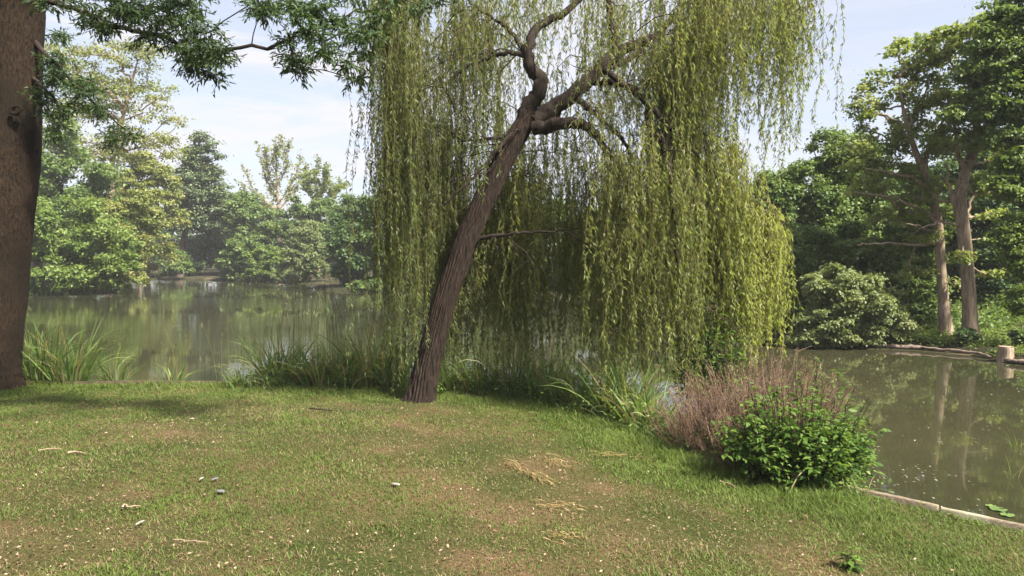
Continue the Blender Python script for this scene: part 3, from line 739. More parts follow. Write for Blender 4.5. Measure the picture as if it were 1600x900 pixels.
pos, chains, cnt = grow(ln_, list(Ct[isr2]), rng, bend=.05, pen=.1, k=4, wander=.06)
for ch in chains:
    r = np.minimum(.003 * np.maximum(cnt[ch], 1) ** .5, .02); sweep(a, pos[ch], r, 5)
pos, chains, cnt = grow(list(TPd[95:]), list(Ct[~isr2]), rng, bend=.16, pen=.3, k=6, wander=.05)
big = []
for ch in chains:
    r = np.minimum(.0036 * np.maximum(cnt[ch], 1) ** .5, .12); r[0] = min(r[0], r[1] * 1.2)
    sweep(a, pos[ch], r, 6)
a.build('boughs', M['bark_dark'], lt, smooth=True)
a = Acc(); idx = []
for q in range(len(Ct)):      # twigs with whorls of narrow leaves
    vis = q < nvis
    nt_ = int((20 if vis else 5) * (1 if Rt[q] < .15 or not vis else 1.6))
    for _ in range(nt_):
        c = Ct[q] + nrm(rng.normal(0, 1, 3)) * Rt[q] * (1.05 if vis else 1) * rng.random() ** .5 * (1, 1, .75)
        idx.append((c, 9 if vis else 9, vis))
cc = np.array([i_[0] for i_ in idx]); vis = np.array([i_[2] for i_ in idx])
tdir = nrm(rng.normal(0, 1, (len(cc), 3)) * (1, 1, .5) - UP * .35); tl = np.where(vis, rng.uniform(.10, .22, len(cc)), .5)
for rep in range(9):
    n = len(cc); f = rep / 8
    dr = nrm(tdir * .8 + nrm(rng.normal(0, 1, (n, 3)) * (1, 1, .6)) * .75 - UP * .12)
    sc = np.where(vis, rng.uniform(.65, 1.2, n), rng.uniform(2.2, 3.2, n))
    leaves(a, cc + tdir * (tl * f)[:, None], dr, nrm(rng.normal(0, .6, (n, 3)) + UP), .075 * sc, .021 * sc, fold=.15, rnd=np.clip(rng.normal(.5, .27, n), 0, 1))
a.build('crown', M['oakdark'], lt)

# ------------------------------------------------------------------ willow
rng = np.random.default_rng(77)
wb = G(655, 627); WD = wb[1]
wt = empty('willow_tree', wb, 'leaning weeping willow with rough brown trunk and long hanging curtains of leaves', 'tree')
def WP(u, v, dy=0): return P(u, v, WD + dy)
tk = [(652, 640, .27), (660, 605, .235), (668, 570, .205), (680, 520, .195), (694, 470, .19), (709, 430, .185), (727, 380, .185), (748, 330, .175), (772, 280, .17), (795, 235, .165), (815, 200, .165), (830, 175, .15)]
tp = np.array([WP(u, v) for u, v, _ in tk]); t0 = np.linspace(0, 1, len(tp)); t1 = np.linspace(0, 1, 260)
WPd = np.stack([np.interp(t1, t0, tp[:, c]) for c in range(3)], 1); WRd = np.interp(t1, t0, [r for _, _, r in tk])
for _ in range(30): WPd[1:-1] = (WPd[:-2] + 2 * WPd[1:-1] + WPd[2:]) / 4; WRd[1:-1] = (WRd[:-2] + 2 * WRd[1:-1] + WRd[2:]) / 4
def wrough(rr, th, pp):
    rr = rr * .82
    s = np.arange(len(pp))[:, None] / len(pp) * 5.0
    fl = 1 + .35 * np.exp(-s / .25) * (.5 + .5 * np.cos(th[None] * 6 + .7))
    w = th[None] / (2 * math.pi)
    wv = .35 * (fbm(s * 1.6 + 0 * w, w * 3, 3) - .5)
    ph = w * 26 + wv * 7 + s * .5
    ridge = np.abs(((ph + .9 * (fbm(s * 5, np.floor(w * 26) + 0 * s, 2, 3) - .5)) % 1) - .5) * 2
    br = fbm(s * 7 + 0 * w, w * 26, 3, 4)
    return rr * fl * (1 + .05 * (fbm(s * 1.2 + 0 * w, 2 + np.cos(th)[None] + 0 * s, 3) - .5) * 2 + .20 * (.5 - ridge ** 1.6) * (.5 + br) )
a = Acc(); sweep(a, WPd, WRd, 130, rough=wrough); a.build('trunk', M['bark_willow'], wt, smooth=True)
limbs = [
    [(818, 200, 0, .13), (826, 165, 0, .125), (846, 140, -.1, .11), (845, 122, -.1, .10), (828, 105, -.1, .085), (822, 80, -.1, .075), (832, 50, 0, .065), (858, 30, .1, .055), (900, 12, .2, .045), (925, -30, .3, .035), (930, -90, .3, .02)],
    [(830, 190, 0, .14), (860, 175, .1, .12), (890, 150, .1, .11), (920, 125, .15, .10), (945, 100, .2, .095), (970, 80, .2, .08), (1000, 66, .2, .07), (1020, 58, .2, .06)],
    [(835, 200, -.05, .11), (870, 196, -.2, .085), (900, 190, -.3, .075), (922, 200, -.35, .065), (938, 222, -.4, .05), (955, 245, -.4, .04), (975, 262, -.4, .03), (1000, 275, -.4, .018)],
    [(903, 155, 0, .05), (925, 172, -.1, .042), (945, 190, -.2, .036), (965, 208, -.2, .03), (985, 240, -.25, .02), (1000, 262, -.3, .012)],
    [(925, 128, .2, .05), (960, 130, .1, .04), (990, 136, 0, .036), (1006, 150, -.1, .03), (1014, 185, -.2, .022), (1020, 240, -.2, .014), (1022, 300, -.2, .008)],
    [(963, 88, .2, .06), (958, 55, .2, .05), (952, 10, .25, .042), (948, -50, .3, .034), (940, -120, .3, .02)],
    [(815, 203, 0, .045), (795, 213, -.1, .036), (775, 235, -.2, .03), (758, 258, -.2, .025), (735, 282, -.25, .02), (708, 305, -.3, .014), (690, 325, -.3, .009)],
    [(812, 210, 0, .03), (785, 216, .1, .024), (750, 218, .2, .018), (715, 222, .3, .01)],
    [(826, 88, -.1, .04), (800, 82, -.1, .034), (770, 86, -.1, .03), (735, 102, -.15, .026), (708, 120, -.2, .022), (696, 138, -.2, .018), (704, 162, -.2, .014), (735, 192, -.2, .009)],
    [(752, 372, -.1, .035), (780, 367, -.2, .026), (815, 364, -.3, .02), (860, 362, -.4, .014), (905, 356, -.5, .008)],
    [(822, 85, 0, .04), (800, 50, .1, .03), (770, 30, .2, .022), (735, 5, .3, .016), (700, -30, .3, .01)],
    [(930, 110, .2, .05), (985, 95, .9, .045), (1040, 40, 1.2, .04), (1100, -20, 1.0, .03), (1160, -50, .8, .02), (1225, -35, .6, .012)],
    [(940, 105, .2, .05), (1010, 160, -.5, .04), (1050, 200, -.9, .034), (1100, 260, -.6, .028), (1150, 310, -.3, .022), (1200, 332, -.1, .014), (1228, 352, 0, .008)],
    [(1042, 195, -.9, .03), (1044, 260, -1.0, .028), (1052, 330, -1.05, .025), (1062, 420, -1.1, .02), (1070, 520, -1.1, .014), (1074, 585, -1.1, .008)],
    [(930, -30, .3, .035), (800, -110, .0, .03), (700, -120, -.3, .025), (630, -100, -.4, .018), (590, -60, -.4, .01)],
]
nodes = []
for lm in limbs:
    pts = np.array([WP(u, v, dy) for u, v, dy, _ in lm]); t0 = np.linspace(0, 1, len(pts)); t1 = np.linspace(0, 1, len(pts) * 4)
    Q = np.stack([np.interp(t1, t0, pts[:, c]) for c in range(3)], 1); rr = np.interp(t1, t0, [r for *_, r in lm])
    for _ in range(3): Q[1:-1] = (Q[:-2] + 2 * Q[1:-1] + Q[2:]) / 4
    Q[2:] += rng.normal(0, .012, Q[2:].shape)
    def lr(r_, th, pp): return r_ * (1 + .25 * (fbm(pp[:, :1] * 6 + pp[:, 2:3] * 6 + 0 * th, 2 + 2 * np.cos(th)[None] + 0 * pp[:, :1], 3) - .5))
    a = Acc(); sweep(a, Q, rr, 14, cap=True, rough=lr); a.build('limb', M['bark_limb'], wt, smooth=True)
    nodes.append(Q[::2])
nodes = np.concatenate(nodes)
# zones of hanging clumps: u0,u1, top0,top1, bottom0,bottom1, dy0,dy1, clumps, shoots, dry (yellower leaves and sunlight painted into their colour)
zones = [
    (588, 645, -60, 60, 360, 600, -1.0, 1.2, 12, 12, .05),
    (600, 665, 60, 250, 480, 600, -.8, 1.2, 10, 12, .06),
    (560, 600, -50, 30, 70, 210, -.8, .8, 5, 7, .05),
    (640, 760, -50, 60, 250, 590, .6, 2.2, 10, 11, .08),
    (650, 790, -50, 60, 90, 300, -1.2, .8, 8, 9, .08),
    (640, 720, 180, 330, 540, 600, .3, 1.8, 15, 12, .12),
    (740, 960, 60, 250, 440, 600, .8, 2.6, 14, 11, .25),
    (740, 960, 240, 400, 500, 605, .3, 2.2, 36, 13, .4),
    (740, 960, -60, 30, 60, 230, .5, 2.2, 11, 9, .25),
    (790, 960, -60, -10, 10, 90, -1.4, .2, 6, 7, .1),
    (880, 1000, 130, 240, 230, 330, -.7, -.1, 6, 8, .1),
    (900, 1080, -60, 90, 60, 240, -.8, .1, 9, 9, .15),
    (940, 1090, -60, 120, 160, 330, .5, 1.9, 13, 11, .25),
    (1030, 1095, 80, 250, 380, 560, -.9, 1.4, 15, 12, .3),
    (950, 1085, 200, 380, 540, 640, -1.6, 1.0, 32, 13, .35),
    (1050, 1150, -60, 60, 190, 390, -1.2, 1.4, 20, 11, .35),
    (1080, 1160, 230, 330, 440, 590, -1.0, 1.0, 22, 13, .6),
    (1125, 1215, 326, 350, 440, 540, -.8, .9, 30, 13, .9),
    (1150, 1218, 334, 372, 500, 600, -.6, .6, 15, 10, .95),
    (1100, 1200, -60, 0, 120, 270, -1.2, 1.2, 15, 10, .35),
    (1175, 1262, -60, 0, 90, 240, -.8, .8, 13, 9, .3),
    (1222, 1248, -30, 60, 240, 330, -.2, .3, 4, 6, .35),
]
tops, spec = [], []
for (u0, u1, t0_, t1_, b0, b1, y0, y1, nc, ns, dry) in zones:
    for _ in range(nc):
        u = rng.uniform(u0, u1); dy = rng.uniform(y0, y1)
        # the crown is round in plan: clumps near its left and right edges stay near the middle depth
        tops.append(WP(u, rng.uniform(t0_, t1_), dy)); spec.append((WP(u, rng.uniform(b0, b1), dy)[2], ns, dry))
tops = np.array(tops)
# bare forking twigs under the crown
a = Acc()
for _ in range(70):
    s0 = nodes[rng.integers(len(nodes))]
    if s0[2] > 5.6 or s0[0] > 2.2: continue
    d_ = nrm(np.array([rng.normal(0, 1), rng.normal(0, .7), rng.uniform(-.5, .5)])); ln = rng.uniform(.35, 1.1); f = np.linspace(0, 1, 9)[:, None]
    Q = s0 + d_ * ln * f - UP * (.35 * ln * f ** 2) + np.cumsum(rng.normal(0, .02, (9, 3)), 0) * (f > 0)
    sweep(a, Q, np.linspace(.011, .003, 9), 5)
    for _k in range(4):
        i_ = rng.integers(2, 8); d2 = nrm(d_ + rng.normal(0, .7, 3) - UP * .3); l2 = ln * rng.uniform(.2, .5)
        sweep(a, Q[i_] + d2 * l2 * np.linspace(0, 1, 5)[:, None] + np.cumsum(rng.normal(0, .01, (5, 3)), 0) * np.linspace(0, 1, 5)[:, None], np.linspace(.005, .0015, 5), 4)
a.build('bare_twigs', M['bark_dark'], wt)
# join clump tops to limbs with arching branchlets
idx = np.argsort([np.linalg.norm(nodes - t, axis=1).min() for t in tops])
pool = [n_ for n_ in nodes]; a = Acc()
for q in idx:
    A = np.array(pool); dd = np.linalg.norm(A - tops[q], axis=1) + np.maximum(0, tops[q][2] - A[:, 2]) * .5; b_ = int(np.argmin(dd)); s = A[b_]; t = tops[q]
    ln = np.linalg.norm(t - s); ctrl = (s + t) / 2 + UP * (.18 * ln + .05) + rng.normal(0, .08, 3) * ln
    f = np.linspace(0, 1, 8)[:, None]
    C_ = (1 - f) ** 2 * s + 2 * f * (1 - f) * ctrl + f * f * t
    C_[1:] += rng.normal(0, .012, (7, 3))
    sweep(a, C_, np.linspace(.006 + .007 * ln, .005, 8), 5)
    pool += list(C_[3:])
a.build('branchlets', M['bark_limb'], wt, smooth=True)
ac = Acc(); at = Acc()
LP, LA, LN, LL, LR_, LSUNLIT = [], [], [], [], [], []
for (zb, ns, dry), t in zip(spec, tops):
    phase = rng.random(); hue = np.clip(rng.normal(.5, .17), .1, .9); crad = rng.uniform(.06, .26) if dry < .75 else rng.uniform(.05, .12)
    for _ in range(int(ns * 1.25)):
        p0 = t + rng.normal(0, crad, 3) * (1, 1, .8)
        Lh = max(.3, (p0[2] - zb) * rng.uniform(.35, 1.08))
        outd = nrm(rng.normal(0, 1, 3) * (1, 1, 0)) * rng.uniform(.03, .16)
        ns_ = 9; f = np.linspace(0, 1, ns_)
        sw = rng.normal(0, .045 if dry < .75 else .022, (ns_, 3)).cumsum(0) * (1, 1, 0)
        pts = p0 + outd * (1 - np.exp(-4 * f))[:, None] - UP * (Lh * f)[:, None] + UP * (.06 * np.sin(np.pi * np.minimum(f * 5, 1)))[:, None] + sw
        sweep(at, pts, np.linspace(.0032, .0014, ns_), 3)
        m_ = int(Lh / .0205); g = np.sort(rng.random(m_)) * (ns_ - 1) * .999; k = g.astype(int)
        LP.append(pts[k] + (pts[k + 1] - pts[k]) * (g - k)[:, None])
        th = rng.random(m_) * 2 * math.pi
        sd_ = np.stack([np.cos(th), np.sin(th), 0 * th], 1)
        LA.append(-UP * rng.uniform(.5, 1, m_)[:, None] + sd_ * rng.uniform(.15, 1.1, m_)[:, None])
        LN.append(nrm(sd_ + rng.normal(0, .6, (m_, 3))))
        LL.append(rng.uniform(.04, .09, m_)); LR_.append(np.clip(hue + rng.normal(0, .16, m_), 0, 1)); LSUNLIT.append(np.clip(dry + rng.normal(0, .18, m_), 0, 1))
LL = np.concatenate(LL)
leaves(ac, np.concatenate(LP), np.concatenate(LA), np.concatenate(LN), LL, LL * .22, fold=.15, mid=.4, rnd=np.concatenate(LR_), dry=np.concatenate(LSUNLIT))
print('willow leaves', len(LL))
at.build('hanging_shoots', bark_mat('shoot_bark', (.12, .10, .04), (.26, .20, .10), bump=0), wt)
ac.build('crown', M['willow'], wt)

# ------------------------------------------------------------------ edging boards
def plank(name, label, a, b, top, thick, depth, mat, group, cat='edging board'):
    a = np.array(a, float); b = np.array(b, float); dr = (b - a) / np.linalg.norm(b - a); n = np.array([-dr[1], dr[0]])
    k = 14; A_ = Acc(); rg = np.random.default_rng(int(abs(a[0]) * 100))
    V = []
    for q in range(k + 1):
        c = a + (b - a) * q / k
        w = thick * (1 + rg.normal(0, .03)); zt = top + rg.normal(0, .0015); wob = rg.normal(0, .0015)
        e = .007
        for (o, z) in ((-w / 2, top - depth), (w / 2, top - depth), (w / 2, zt - e), (w / 2 - e, zt), (-w / 2 + e, zt), (-w / 2, zt - e)):
            V.append([*(c + n * (o + wob)), z])
    F = []
    for q in range(k):
        for s in range(6): F.append([q * 6 + s, q * 6 + (s + 1) % 6, (q + 1) * 6 + (s + 1) % 6, (q + 1) * 6 + s])
    A_.add(V, F); A_.add(V, np.array([[5, 4, 3], [5, 3, 2], [5, 2, 1], [5, 1, 0]])); e0 = k * 6
    A_.add(V, np.array([[e0 + 3, e0 + 4, e0 + 5], [e0 + 2, e0 + 3, e0 + 5], [e0 + 1, e0 + 2, e0 + 5], [e0, e0 + 1, e0 + 5]]))
    o = A_.build(name, M[mat]); return tag(o, label, cat, group)
GE = 'timber boards edging the lawn'
plank('edging_board', 'dark wet timber board at the water beside the big left trunk', (-9.6, 12.32), (-6.9, 12.26), .19, .07, .45, 'wood_dark', GE)
plank('edging_board', 'dark timber board along open water between trunk and reeds', (-6.88, 12.26), (-4.6, 12.23), .20, .07, .45, 'wood_dark', GE)
plank('edging_board', 'dark timber board running under the reeds to the brown box', (-4.58, 12.23), (-2.3, 12.14), .19, .07, .45, 'wood_dark', GE)
plank('edging_board', 'pale bleached timber edging at lower right, end by the green shrub', (3.0, 6.62), (3.5, 6.08), .180, .055, .45, 'wood_pale', GE)
plank('edging_board', 'pale bleached timber edging at lower right, end nearest the picture corner', (3.52, 6.06), (3.98, 5.585), .170, .055, .45, 'wood_pale', GE)

# brown board box on a post among the reeds
bx_ = P(470, 582, 12.0); 
sg = empty('wooden_post', (bx_[0], bx_[1], .12), 'short post with a brown wooden head standing among the reeds', 'post')
def boxmesh(acc, c, s, bev=.008):
    c = np.array(c); s = np.array(s) / 2
    vs = []
    for sx_ in (-1, 1):
        for sy_ in (-1, 1):
            for sz_ in (-1, 1):
                g = np.array([sx_, sy_, sz_])
                for ax_ in range(3):
                    q = s * g; q = q - np.array([0 if k == ax_ else bev for k in range(3)]) * g
                    vs.append(c + q)
    import bmesh
    bm = bmesh.new(); vv = [bm.verts.new(tuple(v)) for v in vs]
    r = bmesh.ops.convex_hull(bm, input=vv); bm.verts.index_update()
    V = np.array([v.co[:] for v in bm.verts])
    T = np.array([[v.index for v in f.verts] for f in bm.faces if len(f.verts) == 3]); bm.free()
    acc.add(V, T)
a = Acc(); boxmesh(a, (bx_[0], bx_[1], .33), (.235, .12, .15)); a.build('head', M['wood_brown'], sg)
a = Acc(); boxmesh(a, (bx_[0] + .01, bx_[1], .08), (.10, .08, .36)); a.build('post', M['wood_dark'], sg)

# ------------------------------------------------------------------ stump and stones on the right bank
q = G(1583, 566, 10); q = np.array([q[0], q[1] + .25, float(gz(q[0], q[1] + .25))])
st = empty('tree_stump', q, 'pale sawn tree stump on the bank at the right edge', 'stump')
a = Acc(); sweep(a, np.array([q + UP * h for h in (-.15, 0, .06, .14, .22, .28, .30)]), [.19, .17, .15, .145, .142, .14, .132], 26, rough=lambda rr, th, pp: rr * (1 + .06 * np.sin(th * 5)[None] + .05 * np.sin(th * 3 + 1)[None]))
a.build('trunk', M['bark_oak'], st, smooth=True)
a = Acc(); th = np.arange(26) * 2 * math.pi / 26
V = [q + UP * .302] + [q + UP * .300 + .135 * np.array([math.cos(t), math.sin(t), 0]) * (1 + .05 * math.sin(5 * t)) for t in th]
a.add(np.array(V), np.array([[0, 1 + k, 1 + (k + 1) % 26] for k in range(26)])); a.build('cut_face', M['cut'], st)
rng = np.random.default_rng(8)
shp = [(10.9, 15.0), (10.5, 15.6), (10.5, 17.2), (9.8, 18.0), (8.9, 18.4)]
lab_i = ['next to the stump', 'just left of the stump', 'below the small dark bush', 'left of the small dark bush', 'in front of the forked oak', 'in front of the slim oak', 'near the pale bush', 'half under the pale bush']
for k in range(8):
    t = (k + .3) / 8 * (len(shp) - 1); i_ = int(t); f = t - i_
    c = np.array(shp[i_]) * (1 - f) + np.array(shp[i_ + 1]) * f; nx_ = np.array(shp[i_ + 1]) - np.array(shp[i_]); nx_ = nx_ / np.linalg.norm(nx_)
    pts = np.array([[*(c + nx_ * s_), .07 + rng.normal(0, .008)] for s_ in np.linspace(-.36, .36, 9)])
    a = Acc(); sweep(a, pts, np.array([.02, .05, .065, .07, .07, .07, .065, .05, .02]) * rng.uniform(.45, .8), 9, rough=lambda rr, th, pp: rr * (1 + .7 * (fbm(pp[:, 1:2] * 9 + 0 * th, th[None] * 1.3, 3) - .5)))
    tag(a.build('log', M['stone'], smooth=True), 'weathered brown log edging the right bank, ' + lab_i[k], 'log', 'logs edging the right bank')

# low plants covering the right bank
rng = np.random.default_rng(18); n = 9000
x = rng.uniform(7.5, 17, n); y = rng.uniform(13.5, 24, n); s_ = shore_dist(x, y); k = (s_ > .12) & (fbm(x * 1.3, y * 1.3, 3, 2) > .44)
x, y = x[k], y[k]; n = len(x); B = np.stack([x, y, gz(x, y) - .01], 1); a = Acc()
C_ = np.repeat(B, 7, 0) + np.abs(rng.normal(0, 1, (n * 7, 3))) * (0, 0, .09) + rng.normal(0, .07, (n * 7, 3)) * (1, 1, 0)
leaves(a, C_, rng.normal(0, 1, (n * 7, 3)) * (1, 1, .4), UP + rng.normal(0, .5, (n * 7, 3)), .07 * rng.uniform(.5, 1.3, n * 7), .04, fold=.1, rnd=np.clip(rng.normal(.5, .25, n * 7), 0, 1))
ribbon_blades(a, B, UP + rng.normal(0, .4, (n, 3)), rng.uniform(.08, .32, n), .012, 1.0, 3, rng, rnd=np.clip(rng.normal(.6, .25, n), 0, 1))
tag(a.build('ground_cover', M['fresh']), 'low weeds and grass growing on the right bank', 'ground cover', kind='stuff')

# ------------------------------------------------------------------ reeds
GREED = 'reed clumps along the near bank'
def reed(label, x, y, n, h, spread, seed, dead=.12, lean=.45, stalks=0, stalk_h=1.0, wd=.016, name='reed_clump', z=None, group=GREED, droop=.8):
    rng = np.random.default_rng(seed)
    z0 = max(float(gz(x, y)), 0.0) - .05 if z is None else z
    if z0 < 0.02: z0 = -.05
    r = empty(name, (x, y, z0), label, 'reeds', group)
    th = rng.random(n) * 2 * math.pi; rad = spread * rng.random(n) ** .6
    b = np.stack([x + rad * np.cos(th), y + rad * np.sin(th) * .7, np.full(n, z0)], 1)
    o = np.stack([np.cos(th), np.sin(th), 0 * th], 1)
    d = UP + o * (lean * rng.random(n))[:, None] + rng.normal(0, .12, (n, 3))
    a = Acc()
    ribbon_blades(a, b, d, h * rng.uniform(.5, 1.15, n), wd * rng.uniform(.6, 1.3, n), droop * rng.uniform(.2, 1.3, n), 6, rng, rnd=np.clip(rng.normal(.5, .25, n), 0, 1), dry=(rng.random(n) < dead) * 1.0)
    # short dead thatch at the foot
    m_ = n // 3; th = rng.random(m_) * 2 * math.pi
    b2 = np.stack([x + spread * np.cos(th) * rng.random(m_), y + spread * np.sin(th) * .7 * rng.random(m_), np.full(m_, z0 + .02)], 1)
    ribbon_blades(a, b2, np.stack([np.cos(th), np.sin(th), .5 + 0 * th], 1), h * .35 * rng.uniform(.5, 1.2, m_), wd * .7, 1.2, 4, rng, rnd=rng.random(m_) * .6, dry=1.0 * (rng.random(m_) < .6))
    a.build('blades', M['reed'], r)
    if stalks:
        a = Acc()
        for _ in range(stalks):
            p = np.array([x + rng.normal(0, spread * .8), y + rng.normal(0, spread * .4), z0]); hh = stalk_h * rng.uniform(.6, 1.1); dr = rng.normal(0, .12, 2)
            pts = np.array([p + np.array([dr[0] * hh * f * f, dr[1] * hh * f * f, hh * f]) for f in np.linspace(0, 1, 7)])
            sweep(a, pts, np.linspace(.0045, .002, 7), 3, rnd=.4, dry=rng.random() < .3)
            tip = pts[-1]; m_ = 10
            pp = tip - UP * rng.random(m_)[:, None] * .16
            leaves(a, pp, -UP * rng.uniform(-.6, .8, m_)[:, None] + rng.normal(0, .35, (m_, 3)), rng.normal(0, 1, (m_, 3)), .05, .009, rnd=.3, dry=rng.random(m_) < .5)
        a.build('seed_stalks', M['reed'], r)
    return r
def at_px(u, d): return (u - 800) / FPX * d
RD = [
    (60, 12.55, 150, .85, .30, 'tall reed clump beside the big left trunk', 8, .95, .12),
    (105, 12.45, 120, .62, .26, 'arching reed clump second from the big left trunk', 4, .8, .12),
    (35, 12.7, 70, .7, .25, 'reed clump half hidden behind the big left trunk', 2, .8, .12),
    (175, 12.7, 34, .62, .16, 'thin tuft of upright reeds over open water, left of two', 7, .7, .05),
    (268, 12.6, 22, .5, .14, 'thin tuft of upright reeds over open water, right of two', 6, .75, .05),
    (375, 12.35, 90, .42, .28, 'short spreading tuft at the left end of the thick reed bed', 8, .9, .25),
    (435, 12.3, 150, .62, .24, 'leafy reed clump just left of the brown wooden post', 12, 1.2, .1),
    (498, 12.0, 170, .62, .24, 'dense arching reed clump just right of the brown wooden post', 9, 1.25, .2),
    (540, 12.1, 130, .62, .24, 'reed clump with brown dead leaves at its foot', 9, 1.1, .3),
    (585, 12.2, 130, .75, .24, 'tall reed clump under the left edge of the willow curtain', 8, 1.0, .15),
    (620, 11.9, 110, .50, .20, 'dark low reed clump just left of the willow trunk base', 2, .7, .1),
    (705, 11.7, 110, .45, .22, 'low reed clump just right of the willow trunk base', 2, .7, .1),
    (750, 11.6, 130, .52, .24, 'light reed clump second right of the willow trunk', 3, .8, .12),
    (800, 11.4, 130, .55, .24, 'reed clump third right of the willow trunk', 3, .8, .12),
    (850, 11.1, 150, .55, .24, 'broad bright reed clump under the willow curtain middle', 3, .8, .1),
    (895, 10.6, 160, .58, .24, 'large dark bladed reed clump where the bank curves', 3, .8, .08),
    (940, 10.1, 150, .60, .22, 'upright reed clump in front of glittering water', 3, .8, .08),
    (985, 9.6, 150, .55, .22, 'spiky reed clump left of the pinkish dry shrub', 3, .7, .08),
    (1015, 9.0, 100, .42, .2, 'small reed clump at the foot of the pinkish dry shrub', 2, .6, .12),
]
for k, (u, d, n, h, sp, lab, stn, sth, dead) in enumerate(RD):
    x = at_px(u, d); y = d
    s_ = float(shore_dist(np.array(x), np.array(y)))
    reed(lab, x, y, int(n * 1.15), h * (1.1 if 150 < u < 400 else [1.6, 2.0, 1.75, 1.4][k % 4]), sp * 1.1, 500 + k, dead=dead + .10, lean=.52, droop=.9, stalks=int(stn * 1.8), stalk_h=sth * 1.45, wd=.030, z=.02 if s_ < 0 else None)
# soft tangle of fine grasses and weeds filling the water's edge between the clumps
rng = np.random.default_rng(640); n = 9500
sg_ = SHORE[3:11]; sl = np.linalg.norm(np.diff(sg_, axis=0), axis=1); cs_ = np.concatenate([[0], np.cumsum(sl)])
t = rng.random(n) * cs_[-1]; x = np.interp(t, cs_, sg_[:, 0]); y = np.interp(t, cs_, sg_[:, 1])
x = x + rng.normal(0, .16, n); y = y + rng.normal(.12, .2, n)
k = (fbm(x * 1.6, y * 1.6, 3, 5) > .40) | (x > -1.2); x, y = x[k], y[k]; n = len(x)
B = np.stack([x, y, np.maximum(gz(x, y), -.06)], 1); a = Acc()
hh = .34 * (.35 + 1.1 * fbm(x * 2, y * 2, 3, 1)) * rng.uniform(.5, 1.25, n)
ribbon_blades(a, B, UP + rng.normal(0, .33, (n, 3)), hh, .012 * rng.uniform(.6, 1.4, n), .8, 4, rng, rnd=np.clip(rng.normal(.55, .25, n), 0, 1), dry=(rng.random(n) < .13) * 1.0)
q_ = np.repeat(B[::2], 4, 0); m_ = len(q_)
leaves(a, q_ + rng.normal(0, .05, (m_, 3)) * (1, 1, 0) + UP * rng.uniform(.05, .30, m_)[:, None], rng.normal(0, 1, (m_, 3)) * (1, 1, .4), UP + rng.normal(0, .5, (m_, 3)), rng.uniform(.03, .07, m_), .026, fold=.1, rnd=np.clip(rng.normal(.6, .25, m_), 0, 1), dry=0.0)
tag(a.build('bank_grass', M['reed']), 'tangled grasses and weeds filling the edge of the near bank', 'bank grass', kind='stuff')
# reeds standing in the right-hand water
for k, (u, v, n, lab) in enumerate([(1592, 700, 14, 'few upright reeds in open water at the right edge'), (1575, 745, 8, 'three or four short reeds in dark water above the lower right board')]):
    q = G(u, v, 3); reed(lab, q[0], q[1], n, .3, .10, 560 + k, dead=.2, wd=.008, z=-.02, group='reeds in the right water', droop=.9, name='reed_clump')

# ------------------------------------------------------------------ shrubs by the bank
# pinkish dry shrub: hundreds of fine upright stems
def twig_shrub(label, cx, cy, w, h, n, seed, name='dry_shrub'):
    rng = np.random.default_rng(seed); z0 = float(gz(cx, cy)); z0 = max(z0, .05)
    r = empty(name, (cx, cy, z0), label, 'shrub', 'pinkish dry shrubs by the water')
    a = Acc(); pp = []
    for _ in range(n):
        th = rng.random() * 2 * math.pi; rad = rng.random() ** .6
        b = np.array([cx + w * .5 * rad * math.cos(th), cy + w * .35 * rad * math.sin(th), z0 - .03])
        dr = np.array([math.cos(th) * rad * .55, math.sin(th) * rad * .4, 1]) + rng.normal(0, .12, 3); dr = nrm(dr)
        hh = h * rng.uniform(.55, 1.05) * (1 - .25 * rad)
        f = np.linspace(0, 1, 6)
        pts = b + dr * (hh * f)[:, None] + (rng.normal(0, .02, (6, 3)).cumsum(0) * hh); pts[:, 2] += 0
        c = rng.random()
        sweep(a, pts, np.linspace(.0052, .002, 6), 3, rnd=c)
        for _t in range(7):
            g = rng.uniform(.35, .98) * 5; k = min(int(g), 4); s = pts[k] + (pts[k + 1] - pts[k]) * (g - k)
            d2 = nrm(dr + rng.normal(0, .45, 3)); l2 = rng.uniform(.06, .2)
            sweep(a, s + d2 * np.linspace(0, l2, 3)[:, None], [.002, .0016, .001], 3, rnd=np.clip(c + rng.normal(0, .15), 0, 1))
            pp.append(s + d2 * l2 * rng.uniform(.3, 1, 5)[:, None] + rng.normal(0, .006, (5, 3)))
    a.build('stems', M['pinkstem'], r)
    p = np.concatenate(pp); m_ = len(p); a = Acc()
    leaves(a, p, nrm(rng.normal(0, .5, (m_, 3)) + UP * .8), rng.normal(0, 1, (m_, 3)), rng.uniform(.012, .026, m_), .006, rnd=np.clip(rng.normal(.55, .25, m_), 0, 1))
    a.build('seed_heads', M['pinkstem'], r)
twig_shrub('pinkish brown dry shrub of fine upright stems, left of the green leafy shrub', 2.28, 8.0, .95, .95, 330, 91)
twig_shrub('taller pinkish dry shrub of fine stems rising behind the green leafy shrub', 2.70, 7.9, .9, 1.3, 330, 92)
twig_shrub('low tangled pinkish dry shrub at the grass edge beside the green shrub', 2.35, 7.35, .7, .55, 120, 93)

